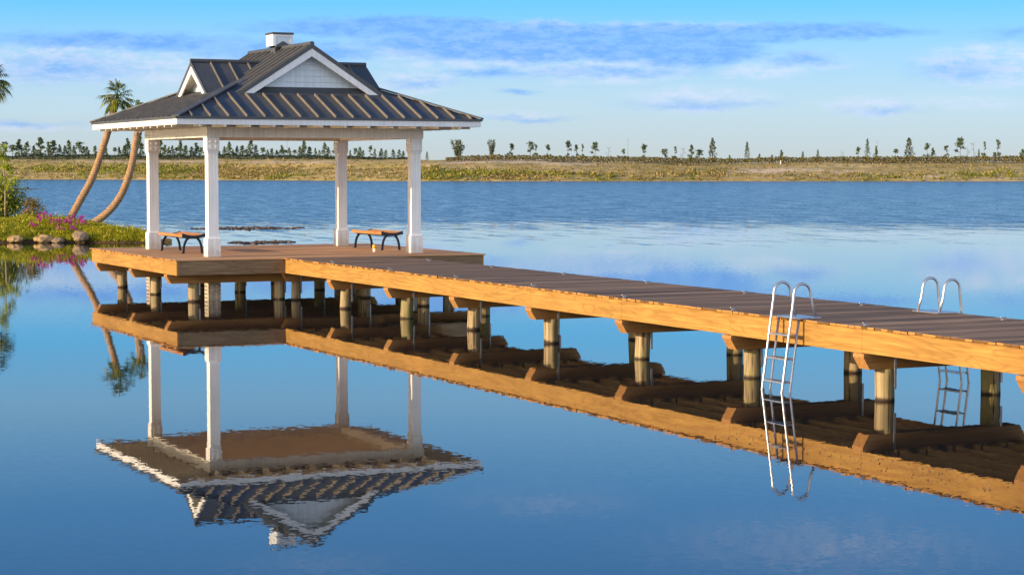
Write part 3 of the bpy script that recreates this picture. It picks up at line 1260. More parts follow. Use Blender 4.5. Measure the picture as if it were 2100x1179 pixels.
def place_tree(kind, k, loc, h, wscale, label, group, name, cat='tree'):
    tm, cm = PROTO[(kind, k)]
    e = thing(name, label, cat, loc, group)
    e.scale = (h * wscale, h * wscale, h)
    e.rotation_euler = (0, 0, rs.uniform(0, 6.28))
    for nm, me in (('trunk', tm), ('crown', cm)):
        o = bpy.data.objects.new(nm, me)
        COL.objects.link(o)
        o.parent = e
    return e


ORD = ['first', 'second', 'third', 'fourth', 'fifth', 'sixth', 'seventh', 'eighth', 'ninth', 'tenth', 'eleventh', 'twelfth',
       'thirteenth', 'fourteenth', 'fifteenth', 'sixteenth', 'seventeenth', 'eighteenth', 'nineteenth', 'twentieth']
LEFT = [(14, 289), (28, 297), (42, 289), (57, 293), (71, 300), (84, 283), (101, 293), (111, 289), (124, 299), (135, 301), (143, 290), (154, 301), (164, 291), (174, 301), (181, 303), (197, 301), (207, 303),
        (220, 305), (236, 301), (246, 303), (256, 300), (263, 287), (289, 284), (330, 287), (340, 299), (348, 303), (355, 301), (364, 302), (372, 291), (382, 299), (394, 303), (404, 295), (414, 303)]
LEFT += [(400 + .238 * a, 260 + .238 * b_) for a, b_ in [(210, 200), (255, 175), (295, 138), (332, 200), (370, 170), (410, 165), (445, 195), (485, 125), (530, 165), (590, 180), (630, 205), (665, 190), (705, 205), (750, 170), (780, 200), (815, 190),
         (860, 200), (905, 175), (940, 130), (990, 175), (1040, 190), (1075, 205), (1120, 148), (1155, 180), (1195, 195), (1265, 200), (1300, 205), (1340, 208), (1380, 180), (1420, 185), (1450, 205), (1510, 160), (1550, 195), (1605, 195), (1645, 205), (1710, 200), (1760, 200), (1795, 215)]]
ZONES = [(-99, 212, 'left of the leaning palm trunks'), (212, 268, 'between the two leaning palm trunks'), (268, 312, 'between a palm trunk and the gazebo'),
         (312, 431, 'between the two left gazebo posts'), (431, 700, 'between the middle two gazebo posts'), (700, 900, 'between the two right gazebo posts')]
for z0, z1, where in ZONES:
    row = sorted(p for p in LEFT if z0 <= p[0] < z1)
    for j, (px, py) in enumerate(row):
        dv = rs.uniform(52, 58)
        g = bank_pt(px, dv)
        v = lerp_tab(SHORE, px) + dv
        h = 3.1 + (343.58 - py) * v / FPX - g.z
        kd = 'pine' if rs.random() < .8 else 'tuft'
        half = (len(row) + 1) // 2
        lab = 'dark green pine %s, far tree row %s' % ('%s from left' % ORD[j] if j < half else '%s from right' % ORD[len(row) - 1 - j], where)
        place_tree(kd, rs.randrange(6), g, h, rs.uniform(1.1, 1.55), lab, 'pines in the row on the far left bank', 'pine_tree')

# right half: scattered trees behind the planted row: (px, top y, base y, width px, kind, label)
RIGHT = [
    (876, 311, 326, 10, 'cone', 'tiny dark conifer standing alone just right of the gazebo posts'),
    (940, 284, 322, 34, 'broad', 'broad ragged tree nearest right of the gazebo on the far bank'),
    (1008, 284, 319, 20, 'broad', 'upright dark tree on the mound, right of the broad ragged tree'),
    (1049, 295, 320, 14, 'tuft', 'small tree leaning to the right on the mound crest'),
    (1087, 289, 320, 18, 'tuft', 'tufted pine with a full low branch beside its thinner neighbour'),
    (1099, 296, 318, 12, 'tuft', 'thin pale pine close behind a fuller tufted pine'),
    (1123, 294, 320, 13, 'tuft', 'slim lollipop pine alone between two pairs of pines'),
    (1165, 288, 321, 17, 'tuft', 'tallest tufted pine of the three standing close together'),
    (1182, 297, 321, 10, 'tuft', 'narrow pine in the middle of three close together'),
    (1195, 296, 321, 9, 'tuft', 'short thin pine at the right end of three close together'),
    (1220, 292, 322, 16, 'tuft', 'bare-stemmed pine with flat tufted top right of the close three'),
    (1247, 302, 322, 10, 'bare', 'faint leafless sapling leaning right of the flat topped pine'),
    (1279, 304, 323, 10, 'tuft', 'small bushy sapling beside the thin grey pole'),
    (1322, 295, 325, 17, 'tuft', 'lone sparse pine with forked tufts in mid far bank'),
    (1364, 304, 326, 18, 'tuft', 'low spreading pine left in the clump of five'),
    (1383, 301, 326, 12, 'tuft', 'upright pine second in the clump of five'),
    (1398, 304, 326, 12, 'bare', 'thin see-through sapling in the middle of the clump of five'),
    (1417, 298, 326, 15, 'pine', 'dark full pine fourth in the clump of five'),
    (1434, 307, 326, 18, 'tuft', 'low rounded pine next to the big dense conifer'),
    (1460, 283, 325, 25, 'cone', 'big dense dark conifer standing above the clump of five pines'),
    (1495, 319, 327, 8, 'pine', 'tiny bush-like pine right of the big dense conifer'),
    (1531, 291, 325, 16, 'cone', 'narrow tall conifer alone between tiny saplings'),
    (1556, 317, 325, 8, 'pine', 'tiny dark sapling right of the narrow tall conifer'),
    (1582, 319, 324, 8, 'pine', 'smallest dark sapling poking above the planted row'),
    (1601, 309, 323, 11, 'pine', 'small dark pine above the white marker post'),
    (1645, 310, 322, 10, 'cone', 'small rounded conifer midway between two other small ones'),
    (1676, 307, 322, 12, 'cone', 'small pointed conifer left of a leafless sapling'),
    (1727, 308, 323, 8, 'bare', 'thin leafless sapling left of the tall conifer pair'),
    (1759, 301, 320, 12, 'tuft', 'small pale pine touching the tall narrow conifer'),
    (1777, 285, 320, 16, 'cone', 'tall narrow conifer left of the big broad conifer'),
    (1795, 302, 320, 11, 'pine', 'small dark pine below the thin grey pole'),
    (1834, 304, 321, 14, 'tuft', 'small wind-bent pine left of the big broad conifer'),
    (1862, 282, 321, 29, 'cone', 'big broad pyramid conifer, widest on the far bank'),
    (1900, 291, 320, 15, 'tuft', 'pale thin tree right of the big broad conifer'),
    (1912, 305, 321, 13, 'pine', 'low dark pine right beside a pale thin tree'),
    (1939, 299, 321, 12, 'tuft', 'small tufted pine alone left of the tall cloud pruned one'),
    (1967, 283, 320, 20, 'tuft', 'tall pine with stacked tufts right of a small lone pine'),
    (1983, 302, 321, 9, 'bare', 'low wispy sapling at the foot of the tall stacked pine'),
    (1996, 293, 321, 12, 'bare', 'taller wispy sapling between two tall tufted pines'),
    (2005, 307, 321, 6, 'pine', 'very small dark sapling right of a wispy one'),
    (2016, 291, 320, 11, 'tuft', 'slim pine with small round top before the last tall pine'),
    (2044, 287, 320, 18, 'tuft', 'last tall dark tufted pine near the edge of the bank'),
    (2094, 308, 322, 14, 'pine', 'low dark pine at the far right end of the planted row'),
]
KW = {'pine': .40, 'tuft': .42, 'cone': .50, 'broad': .85, 'bare': .24}
for px, top, base, wpx, kd, lab in RIGHT:
    dv = rs.uniform(48, 56)
    v = lerp_tab(SHORE, px) + dv
    g = bank_pt(px, dv)
    ztop = 3.1 + (343.58 - top) * v / FPX
    h = ztop - g.z
    wm = wpx * v / FPX
    n = {'pine': 6, 'tuft': 6, 'cone': 3, 'broad': 3, 'bare': 2}[kd]
    place_tree(kd, rs.randrange(n), g, h, max(.6, 1.05 * wm / (KW[kd] * h)), lab, 'scattered trees on the far right bank', {'cone': 'conifer_tree', 'broad': 'broad_tree', 'bare': 'sapling'}.get(kd, 'pine_tree'))

# thin poles and a white marker
for px, top, lab in ((1287, 284, 'thin grey pole standing among pines in the middle of the far bank'), (1797, 288, 'thin grey pole above the small dark pine between two conifers'), (590, 287, 'thin faint pole behind the far pines seen through the gazebo')):
    g = bank_pt(px, 60)
    v = lerp_tab(SHORE, px) + 60
    ztop = 3.1 + (343.58 - top) * v / FPX
    b = MB()
    b.tube([(0, 0, -.3), (0, 0, ztop - g.z)], [.06, .035], 6)
    b.tube([(-.25, 0, ztop - g.z - .5), (.25, 0, ztop - g.z - .5)], .03, 5)
    tag(b.build('utility_pole', M['galv'], loc=g), lab, 'pole')
g = bank_pt(1600, 36)
b = MB()
b.box(-.09, .09, -.09, .09, -.2, .8, bev=.02)
b.tube([(0, 0, .8), (0, 0, .86)], [.12, .02], 8)
tag(b.build('marker_post', M['white'], loc=g), 'short white marker post on the far bank slope', 'post')

# ================================================================== left island
ITIP = -15.2


def isl_d(u, v):
    """distance inside the island outline"""
    wob = .5 * mnoise.noise(Vector((u * .5, v * .5, 2.0))) + .22 * mnoise.noise(Vector((u * 1.6, v * 1.6, 5.0)))
    front = v - (84.4 + .35 * math.sin(u * .9)) + wob * .7
    back_line = 85.6 + max(0, (ITIP - u)) * 2.1
    back_line = min(back_line, 98.0)
    if (u / v) * FPX + 1050 < -6:
        back_line = 140
    back = (back_line - v) * .6 + wob
    return min(front, back, (ITIP + .4 - u) * 1.5 + wob)


def isl_z(u, v):
    d = isl_d(u, v)
    if d < 0:
        return max(-.5, d * .5)
    z = .95 * (1 - math.exp(-d / 3.0)) + .12 * min(1, d * 2)
    return min(z, 1.0) + .07 * mnoise.noise(Vector((u * .6, v * .6, 0))) * min(1, d)


def isl(px, v):
    u = (px - 1050) / FPX * v
    return uv(u, v, isl_z(u, v))


mb = MB()
us = [-60 + i * .5 for i in range(70)] + [-25 + i * .2 for i in range(52)]
vv = [82.5 + i * .22 for i in range(40)] + [91.5 + i * .6 for i in range(16)] + [102 + 3 * i for i in range(19)]
for uu in us:
    for q in vv:
        mb.v.append(tuple(uv(uu, q, isl_z(uu, q))))
n = len(vv)
for i in range(len(us) - 1):
    for j in range(n - 1):
        a = i * n + j
        mb.f.append((a, a + n, a + n + 1, a + 1))
        mb.mi.append(0)
struct(mb.build('island_ground', M['island'], smooth=True))

# grass and ground cover
mb = MB()
cnt = 0
while cnt < 9500:
    v = 84 + 16 * rs.random() ** 1.6
    u = rs.uniform(-26, ITIP + .5)
    d = isl_d(u, v)
    if d < .12:
        continue
    cnt += 1
    b0 = uv(u, v, isl_z(u, v))
    lawn = u < -21.6 and v > 88
    n = mnoise.noise(Vector((u * .9, v * .5, 7.0)))
    h = rs.uniform(.03, .07) if lawn else rs.uniform(.06, .20) * (1 + .8 * n) * (1.25 if d < 1.5 else 1)
    if not lawn and rs.random() < .04:
        h *= 2.0
    for k in range(4):
        dirv = Vector((rs.gauss(0, .5), rs.gauss(0, .5), 1)).normalized()
        tip = b0 + dirv * h + Vector((rs.gauss(0, .05), rs.gauss(0, .05), 0))
        s = Vector((rs.gauss(0, 1), rs.gauss(0, 1), 0)).normalized() * (.016 if not lawn else .03)
        base = b0 + Vector((rs.gauss(0, .07), rs.gauss(0, .07), 0))
        mb.face([base - s, base + s, tip])
    if not lawn and rs.random() < .5:
        for k in range(3):
            mb.leaf(b0 + Vector((rs.gauss(0, .1), rs.gauss(0, .1), h * rs.uniform(.3, 1))), rs.uniform(.05, .11), .6, 0, None, rs)
tag(mb.build('island_grass', M['grass']), 'bright sunlit grass and ground cover on the small island', 'grass', None, 'stuff')


def rock(name, loc, r, sq, mat, seed, label, group):
    bm = bmesh.new()
    bmesh.ops.create_icosphere(bm, subdivisions=4, radius=1)
    for q in bm.verts:
        p = q.co.copy()
        n = mnoise.noise(p * 1.1 + Vector((seed, 0, 0))) * .32 + mnoise.noise(p * 2.7 + Vector((0, seed, 0))) * .14 + mnoise.noise(p * 6 + Vector((0, 0, seed))) * .05
        q.co = p * (1 + n)
        q.co.x *= r * sq[0]
        q.co.y *= r * sq[1]
        q.co.z *= r * sq[2]
    me = bpy.data.meshes.new(name)
    bm.to_mesh(me)
    bm.free()
    me.materials.append(M[mat])
    me.polygons.foreach_set('use_smooth', [True] * len(me.polygons))
    o = bpy.data.objects.new(name, me)
    COL.objects.link(o)
    o.location = loc
    return tag(o, label, 'rock', group)


def rock_at(px, py, v, wpx, hpx, mat, seed, label, group):
    p = at_v(px, py, v)
    r = wpx * v / FPX / 2
    return rock('boulder' if wpx > 22 else 'shore_rock', (p.x, p.y, p.z), r, (1, 1, hpx / wpx), mat, seed, label, group)


G3 = 'large boulders on the island shore'
rock_at(31, 490, 84.6, 30, 17, 'rocktan', 1.7, 'rounded tan boulder on the island shore left of the other boulders', G3)
rock_at(90, 490, 84.6, 38, 18, 'rocktan', 4.4, 'long low tan boulder on the shore below the pink flowers', G3)
rock_at(118, 493, 84.5, 24, 12, 'rockgrey', 8.2, 'dark flat boulder wedged beside the long tan boulder', G3)
rock_at(166, 485, 84.4, 31, 23, 'rockgrey', 6.1, 'round grey boulder on the shore below the leaning palms', G3)
G4 = 'small rocks along the island point'
pos_txt = ['nearest the round grey boulder', 'second from the grey boulder', 'third from the grey boulder', 'fourth from the grey boulder', 'third from the island tip', 'second from the island tip', 'at the very tip of the island']
for j, (px, py, w_, h_) in enumerate([(214, 494, 15, 8), (227, 492, 12, 7), (236, 491, 18, 11), (252, 493, 11, 8), (263, 491, 16, 10), (276, 492, 12, 9), (289, 493, 13, 9)]):
    rock_at(px, py, 84.7, w_, h_, 'rockorange', 3.3 * j, 'small orange shore rock, %s' % pos_txt[j], G4)
rock_at(343, 494, 85.0, 17, 10, 'rockorange', 31.0, 'orange rock in the water seen beneath the left bench', G4)
rock_at(333, 494, 85.3, 9, 7, 'rockorange', 36.0, 'tiny orange rock in the water behind a bench leg', G4)

# ---- palms


def fan_frond(mb, base, az, el, plen, blade, rr):
    d = Vector((math.cos(az) * math.cos(el), math.sin(az) * math.cos(el), math.sin(el)))
    pts = [base]
    p, dd = base.copy(), d.copy()
    for k in range(4):
        p = p + dd * plen / 4
        dd = (dd + Vector((0, 0, -.13))).normalized()
        pts.append(p.copy())
    mb.tube(pts, [.016, .014, .012, .010, .008], 4, 0)
    side = dd.cross(Vector((0, 0, 1)))
    if side.length < .1:
        side = Vector((1, 0, 0))
    side.normalize()
    for k in range(17):
        a = (k - 8) / 8 * R(100)
        ld = (dd * math.cos(a) + side * math.sin(a)).normalized()
        L = blade * (1 - .32 * abs(k - 8) / 8) * rr.uniform(.85, 1.1)
        w = L * .055
        q = ld.cross(Vector((0, 0, 1)))
        q = (q.normalized() if q.length > .05 else side) * w
        m1 = p + ld * L * .55 + Vector((0, 0, -.04 * L))
        tip = p + ld * L * .9 + Vector((0, 0, -.34 * L))
        mb.add([p, m1 - q, m1 + q, tip], [(0, 1, 2), (1, 3, 2)], 0)


def make_palm(pts, r0, r1, crown, size, nf, seed, label, boots=.55, droop=0.0):
    rr = random.Random(seed)
    base = Vector(pts[0])
    e = thing('palm_tree', label, 'palm tree', base, 'sabal palms on the island')
    path = [p - base for p in catmull(pts, 6)]
    n = len(path)
    b = MB()
    rad = [(r0 + (r1 - r0) * i / (n - 1)) * (1 + .035 * math.sin(i * 2.3)) for i in range(n)]
    b.tube(path, rad, 16)
    b.build('trunk', M['palmtrunk'], e, True)
    # pale old leaf bases below the crown
    b = MB()
    c0 = Vector(crown) - base
    top = path[-1]
    ax = (path[-1] - path[-4]).normalized()
    for i in range(46):
        f = i / 46
        o = top - ax * boots * (1 - f)
        a = i * 2.4
        s = ax.orthogonal().normalized()
        t = ax.cross(s)
        rd = (s * math.cos(a) + t * math.sin(a))
        p0 = o + rd * r1 * .8
        p1 = o + rd * (r1 * 1.35) + ax * rr.uniform(.12, .22)
        b.tube([p0, p1], [.05, .022], 5)
    b.build('leaf_base', M['boot'], e, True)
    b = MB()
    for i in range(nf):
        az = i * 2.399 + rr.uniform(-.3, .3)
        el = R(85) - (i / nf) * R(120) + rr.uniform(-.15, .15)
        fan_frond(b, c0 + Vector((0, 0, rr.uniform(-.05, .05) * size)), az, el, size * .42 * rr.uniform(.85, 1.1), size * .62 * rr.uniform(.85, 1.15), rr)
    b.build('crown', M['frond'], e)
    return e


V1, V2 = 90.0, 88.0
p1 = [at_v(x, y_, V1) for x, y_ in [(139, 456), (148, 441), (166, 408), (185, 374), (199, 340), (210, 307), (222, 269), (231, 232), (235, 206)]]
make_palm(p1, .168, .142, at_v(240, 200, V1), 1.02, 23, 5, 'tall leaning palm with its green crown clear above the gazebo eave')
p2 = [at_v(x, y_, V2) for x, y_ in [(184, 463), (197, 454), (217, 439), (238, 416), (254, 388), (266, 354), (274, 320), (279, 286), (283, 262), (285, 236)]]
make_palm(p2, .165, .14, at_v(285, 230, V2), .72, 16, 9, 'strongly bent palm whose crown is half hidden by the gazebo roof', .95)
p3 = [at_v(-70, 440, 128) + Vector((0, 0, -.6)), at_v(-52, 380, 128), at_v(-36, 290, 128), at_v(-26, 210, 128), at_v(-22, 172, 128)]
make_palm(p3, .2, .18, at_v(-21, 166, 128), 1.75, 34, 21, 'palm showing only its dark drooping crown at the photo edge', .5)


def leafy(name, label, cat, loc, h, w, n, leaf, mat, group=None, stems=5, seed=0, low=.1, barkm='bark', part='foliage', shape=1.0):
    rr = random.Random(seed)
    e = thing(name, label, cat, loc, group)
    t, c = MB(), MB()
    clumps = []
    for i in range(stems):
        a = rr.uniform(0, 2 * PI)
        sp = rr.uniform(.1, .5) * w * .8
        top = Vector((sp * math.cos(a), sp * math.sin(a), h * rr.uniform(.65, .98) - sp * .35))
        t.tube([(0, 0, -.08), (top.x * .35, top.y * .35, top.z * .45), top * .97], [.022 * h ** .5, .014, .006], 5)
        clumps.append(top)
        clumps.append(Vector((top.x * .75 + rr.gauss(0, w * .1), top.y * .75 + rr.gauss(0, w * .1), h * rr.uniform(low, .7))))
        clumps.append(Vector((rr.uniform(-.45, .45) * w, rr.uniform(-.45, .45) * w, h * rr.uniform(low, .6))))
    for i in range(n):
        q = rr.choice(clumps)
        sg = w * .13 * shape
        p = q + Vector((rr.gauss(0, sg), rr.gauss(0, sg), rr.gauss(0, sg * .8)))
        p.z = max(.02, p.z)
        c.leaf(p, leaf * rr.uniform(.6, 1.3), .5, 0, None, rr)
    t.build('stem', M[barkm], e, True)
    c.build(part, M[mat], e)
    return e


g = isl(10, 93.0)
leafy('shrub', 'large dark glossy shrub at the left end of the island', 'shrub', isl(14, 93.0), 1.62, 1.75, 4200, .12, 'shrub', None, 12, 3, .08, shape=1.15)
leafy('shrub', 'loose yellow and reddish shrub left of the pink flowers', 'shrub', isl(68, 89.5), .90, .85, 1100, .085, 'croton', None, 9, 8, .1)
# young lime tree at the frame edge
rr = random.Random(77)
yt = thing('young_tree', 'slim young tree with lime green leaves behind the dark shrub', 'tree', isl(11, 91.5))
t, c = MB(), MB()
t.tube([(0, 0, -.05), (.02, 0, 1.2), (-.03, .03, 2.2), (0, 0, 3.0)], [.04, .034, .024, .01], 8)
for i in range(24):
    h = rr.uniform(.95, 3.0)
    a = rr.uniform(0, 2 * PI)
    L = rr.uniform(.2, .62) * (1.2 - .22 * h)
    e_ = Vector((L * math.cos(a), L * math.sin(a), h + rr.uniform(.02, .2)))
    t.tube([(0, 0, h - .08), e_], [.010, .004], 4)
    for k in range(60):
        c.leaf(e_ * 1.0 + Vector((rr.gauss(0, .11), rr.gauss(0, .11), rr.gauss(0, .085))), rr.uniform(.07, .14), .5, 0, None, rr)
t.build('trunk', M['palebark'], yt, True)
c.build('crown', M['lime'], yt)

# flowering plants
FL = [(60, 440), (74, 463), (83, 459), (92, 452), (99, 458), (113, 460), (119, 466), (129, 458), (136, 462), (144, 466), (152, 455), (161, 460), (168, 462)]
for j, (px, py) in enumerate(FL):
    rr = random.Random(900 + j)
    v = 87.2 - (py - 455) * .16 + rr.uniform(-.1, .1)
    e = thing('flowering_plant', None, None, isl(px, v))
    where = ['alone beside the loose reddish shrub', 'first from left along the shore', 'second from left along the shore', 'third from left along the shore', 'fourth from left along the shore', 'fifth from left along the shore', 'sixth from left along the shore', 'nearest left of the first palm base',
             'directly in front of the first palm base', 'just left of the round grey boulder', 'between the two palm bases', 'above the round grey boulder', 'at the right end by the bent palm'][j]
    tag(e, 'magenta flowering plant %s in the flower bed' % where, 'flower', 'magenta flowers on the island shore')
    f, bl = MB(), MB()
    hh = rr.uniform(.30, .44)
    for k in range(70):
        f.leaf((rr.gauss(0, .14), rr.gauss(0, .14), rr.uniform(.02, hh * .85)), rr.uniform(.06, .13), .4, 0, Vector((rr.gauss(0, .6), rr.gauss(0, .6), 1)), rr)
    for k in range(rr.randint(6, 9)):
        q = Vector((rr.gauss(0, .13), rr.gauss(0, .13), hh * rr.uniform(.6, 1.12)))
        f.tube([(q.x * .5, q.y * .5, 0), q], .005, 3)
        for m_ in range(13):
            bl.leaf(q + Vector((rr.gauss(0, .032), rr.gauss(0, .032), rr.gauss(0, .032))), rr.uniform(.045, .08), .7, 0, None, rr)
    f.build('foliage', M['grass'], e)
    bl.build('blossom', M['bloom'], e)

# ================================================================== sand spit with bare sapling, floating weeds, flecks
mb = MB()
nu, nv = 60, 12
for i in range(nu + 1):
    for j in range(nv + 1):
        u = -95 + i * 29.5 / nu
        v = 286 + j * 12 / nv
        s = min(1, (nu - i) / 22)
        z = (.42 * s * math.sin(PI * j / nv) - .06) + .06 * mnoise.noise(Vector((u * .8, v * .8, 0)))
        mb.v.append(tuple(uv(u, v, z if 0 < j < nv and i < nu else -.2)))
for i in range(nu):
    for j in range(nv):
        a = i * (nv + 1) + j
        mb.f.append((a, a + nv + 1, a + nv + 2, a + 1))
        mb.mi.append(0)
struct(mb.build('sand_spit_land', M['sand'], smooth=True))
p = uv((57 - 1050) / FPX * 291, 291, .25)
place_tree('bare', 0, p, 4.0, .8, 'thin bare sapling standing on the dark spit beyond the island', None, 'sapling')


def weed_mat(px0, px1, py, seed, thick, dens):
    rr = random.Random(seed)
    v = FPX * 3.1 / (py - 343.58)
    b = MB()
    n = int((px1 - px0) * dens)
    for i in range(n):
        px = rr.uniform(px0, px1)
        f = (px - px0) / (px1 - px0)
        g_ = mnoise.noise(Vector((px * .03, seed, 0)))
        if g_ * .6 + .55 * math.sin(PI * f) < rr.uniform(-.1, .5):
            continue
        vv_ = v + rr.gauss(0, thick) * (.3 + math.sin(PI * f)) + .9 * g_ + (f - .5) * 1.2
        c = uv((px - 1050) / FPX * vv_, vv_, rr.uniform(.004, .022))
        b.leaf(c, rr.uniform(.06, .2), .5, 0, Vector((rr.gauss(0, 1), rr.gauss(0, 1), .06)), rr)
    return b.build('floating_weed', M['weed'])


tag(weed_mat(390, 625, 468.5, 4.0, .8, 11), 'dark band of floating weed on calm water far behind the gazebo', 'water weed', None, 'stuff')
tag(weed_mat(468, 610, 497.5, 9.0, .5, 11), 'dark band of floating weed just behind the dock platform', 'water weed', None, 'stuff')
# pollen and leaf flecks drifting along the near side of the dock
b = MB()
rr = random.Random(5)
for i in range(300):
    yy = rr.uniform(-29.5, -24.8)
    xx = -.62 + rr.gauss(0, .26) - .03 * (yy + 27)
    s = rr.uniform(.010, .028)
    b.leaf((xx, yy, .004 + rr.uniform(0, .003)), s, .5, 0, Vector((rr.gauss(0, 1), rr.gauss(0, 1), .0)), rr)
tag(b.build('floating_leaves', M['weed']), 'small drifting leaf flecks on the water beside the near dock', 'leaves', None, 'stuff')

# ================================================================== light
EL, AZ = R(13.4), R(1.2)
L = Vector((math.cos(EL) * math.cos(AZ), math.cos(EL) * math.sin(AZ), -math.sin(EL)))
sd = bpy.data.lights.new('sun', 'SUN')
sd.energy = 5.0
sd.angle = R(.5)
sd.color = (1.0, .78, .50)
so = bpy.data.objects.new('sun', sd)
COL.objects.link(so)
so.rotation_euler = L.to_track_quat('-Z', 'Y').to_euler()

w = bpy.data.worlds.new('World')
SC.world = w
w.use_nodes = True
nt = w.node_tree
nt.nodes.clear()


class WN(NT):
    def __init__(self, t):
        self.t = t


wn = WN(nt)
outw = wn.n('ShaderNodeOutputWorld')
sky = wn.n('ShaderNodeTexSky')
sky.sky_type = 'NISHITA'
sky.sun_disc = False
sky.sun_elevation = EL
sky.sun_rotation = math.atan2(-L.x, -L.y)
sky.air_density, sky.dust_density, sky.ozone_density = 1.0, .6, 2.0
bg1 = wn.n('ShaderNodeBackground')
wn.l(wn.mix(1.0, sky.outputs[0], (.25, .45, .80), 'MULTIPLY'), bg1.inputs[0])
bg1.inputs[1].default_value = .05
tc = wn.n('ShaderNodeTexCoord')
sep = wn.n('ShaderNodeSeparateXYZ')
wn.l(tc.outputs['Generated'], sep.inputs[0])
z = sep.outputs['Z']
grad = wn.ramp(wn.math('MULTIPLY', z, 1.0, clamp=True), [
    (0.0, (.375, .39, .385)), (.030, (.335, .435, .505)), (.055, (.225, .40, .555)), (.080, (.08, .345, .61)),
    (.112, (.175, .36, .52)), (.16, (.075, .25, .50)), (.26, (.04, .18, .47)), (.5, (.03, .115, .29)), (1.0, (.03, .09, .22))])
# angle coordinates: heading right of north-by-east view line, and elevation, both in 1/4200 rad
dF = wn.n('ShaderNodeVectorMath', operation='DOT_PRODUCT')
dR = wn.n('ShaderNodeVectorMath', operation='DOT_PRODUCT')
for q, vec in ((dF, FH), (dR, RT)):
    wn.l(tc.outputs['Generated'], q.inputs[0])
    q.inputs[1].default_value = vec
ang = wn.math('ARCTAN2', dR.outputs['Value'], dF.outputs['Value'])
ax_ = wn.math('MULTIPLY_ADD', ang, 4200.0, 1050.0)
ay_ = wn.math('MULTIPLY_ADD', wn.math('ARCSINE', z), -4200.0, 343.6)
cmb = wn.n('ShaderNodeCombineXYZ')
wn.l(ax_, cmb.inputs[0])
wn.l(ay_, cmb.inputs[1])
# ragged edges: warp by fine noise
warp = wn.n('ShaderNodeVectorMath', operation='MULTIPLY')
wn.l(cmb.outputs[0], warp.inputs[0])
warp.inputs[1].default_value = (.006, .017, 1)
nz = wn.noise(warp.outputs[0], 1.3, 9, .68)
nsub = wn.n('ShaderNodeVectorMath', operation='SUBTRACT')
wn.l(nz.outputs['Color'], nsub.inputs[0])
nsub.inputs[1].default_value = (.5, .5, .5)
nmul = wn.n('ShaderNodeVectorMath', operation='MULTIPLY')
wn.l(nsub.outputs[0], nmul.inputs[0])
nmul.inputs[1].default_value = (170, 48, 0)
pos = wn.n('ShaderNodeVectorMath', operation='ADD')
wn.l(cmb.outputs[0], pos.inputs[0])
wn.l(nmul.outputs[0], pos.inputs[1])


def blobs(lst):
    cur = None
    for (cx, cy, rx, ry, k) in lst:
        m_ = wn.n('ShaderNodeVectorMath', operation='MULTIPLY_ADD')
        wn.l(pos.outputs[0], m_.inputs[0])
        m_.inputs[1].default_value = (1 / rx, 1 / ry, 0)
        m_.inputs[2].default_value = (-cx / rx, -cy / ry, 0)
        ln = wn.n('ShaderNodeVectorMath', operation='LENGTH')
        wn.l(m_.outputs[0], ln.inputs[0])
        s_ = wn.math('MULTIPLY_ADD', ln.outputs['Value'], -k, k)
        cur = s_ if cur is None else wn.math('MAXIMUM', cur, s_)
    return cur


DARK = [(1130, 92, 450, 48, 1.3), (1420, 112, 160, 38, 1.2), (1350, 76, 430, 28, 1.2), (1640, 70, 300, 21, 1.1), (800, 62, 380, 28, .9), (260, 92, 360, 24, .7), (600, 112, 260, 28, .6),
        (150, 150, 200, 38, .36), (1250, 150, 280, 16, .36), (1960, 150, 140, 34, .34), (2060, 80, 130, 26, .32), (1430, 215, 200, 17, .30), (1800, 230, 120, 13, .26), (1010, 150, 160, 14, .42), (1060, 190, 65, 9, .38), (60, 255, 160, 10, .3), (1080, 246, 140, 7, .3), (1640, 125, 100, 20, .45), (860, 170, 110, 14, .32)]
LITE = [(1000, 112, 380, 56, .7), (1260, 148, 210, 34, .95), (1430, 206, 190, 36, .8), (1790, 222, 130, 28, .9), (2010, 140, 170, 56, .95), (150, 140, 260, 56, .85), (360, 150, 200, 54, .8), (1340, 62, 360, 20, .6), (840, 170, 130, 34, .8), (1110, 60, 220, 20, .6), (60, 262, 220, 14, .5), (1050, 240, 120, 12, .6), (1640, 130, 160, 26, .5), (1700, -420, 560, 95, .3), (1130, -340, 340, 60, .2), (650, -460, 330, 50, .18), (1980, 215, 160, 22, .5), (1560, 150, 120, 26, .6), (700, 200, 130, 22, .4)]
dm = wn.smooth(blobs(DARK), -.05, .5)
lm = wn.smooth(blobs(LITE), .0, .5)
fine = wn.noise(warp.outputs[0], 3.4, 8, .66)
ff = wn.smooth(fine.outputs['Fac'], .38, .62)
lm = wn.math('MULTIPLY', lm, wn.math('MULTIPLY_ADD', ff, .72, .2))
col = wn.mix(lm, grad, (.41, .455, .57))
dcol = wn.mix(ff, (.085, .225, .575), (.14, .285, .60))
col = wn.mix(wn.math('MULTIPLY', dm, wn.math('MULTIPLY_ADD', ff, -.10, .95)), col, dcol)
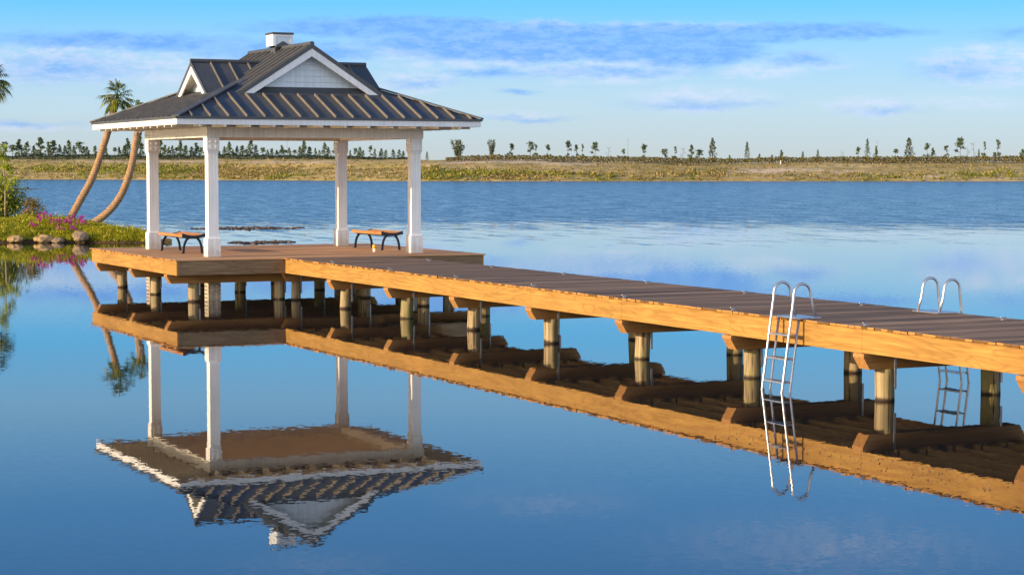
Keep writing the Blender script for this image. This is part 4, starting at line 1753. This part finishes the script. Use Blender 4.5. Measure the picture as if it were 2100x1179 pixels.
# unseen cloud bank behind the camera and low sunward glow, added as fill light
cn = wn.n('ShaderNodeMapping')
cn.inputs['Scale'].default_value = (1.6, 1.6, 3.4)
wn.l(tc.outputs['Generated'], cn.inputs['Vector'])
cl = wn.noise(cn.outputs[0], 1.3, 6, .58)
behind = wn.smooth(wn.math('MULTIPLY', dF.outputs['Value'], -1.0), -.15, .45)
low = wn.math('SUBTRACT', 1.0, wn.smooth(z, .38, .75))
cm_ = wn.math('MULTIPLY', wn.math('MULTIPLY', wn.smooth(cl.outputs['Fac'], .32, .52), behind), low)
col = wn.mix(wn.math('MULTIPLY', cm_, .9), col, (1.12, 1.2, 1.28))
dS = wn.n('ShaderNodeVectorMath', operation='DOT_PRODUCT')
wn.l(tc.outputs['Generated'], dS.inputs[0])
dS.inputs[1].default_value = Vector((-L.x, -L.y, 0)).normalized()
glow = wn.math('MULTIPLY', wn.smooth(dS.outputs['Value'], .35, .95), wn.math('SUBTRACT', 1.0, wn.smooth(z, .12, .55)))
glow = wn.math('MULTIPLY', glow, wn.math('SUBTRACT', 1.0, wn.smooth(dF.outputs['Value'], .35, .7)))
col = wn.mix(glow, col, (1.5, 1.15, .80))
bg2 = wn.n('ShaderNodeBackground')
wn.l(col, bg2.inputs[0])
bg2.inputs[1].default_value = 1.0
ad = wn.n('ShaderNodeAddShader')
wn.l(bg1.outputs[0], ad.inputs[0])
wn.l(bg2.outputs[0], ad.inputs[1])
wn.l(ad.outputs[0], outw.inputs['Surface'])

# ================================================================== camera
cd = bpy.data.cameras.new('camera')
cd.sensor_width = 36
cd.sensor_fit = 'HORIZONTAL'
cd.lens = FPX / 2100 * 36
cd.clip_start, cd.clip_end = .5, 9000
co = bpy.data.objects.new('camera', cd)
COL.objects.link(co)
co.location = CAM
co.rotation_euler = (R(90) - PITCH, 0, -YAW)
SC.camera = co
SC.view_settings.view_transform = 'Standard'
SC.view_settings.look = 'None'
SC.view_settings.exposure = .5
SC.view_settings.gamma = 1
SC.cycles.max_bounces = 8
SC.cycles.diffuse_bounces = 4
SC.cycles.glossy_bounces = 4
SC.cycles.use_denoising = True
SC.cycles.sample_clamp_indirect = 20
SC.cycles.blur_glossy = .4
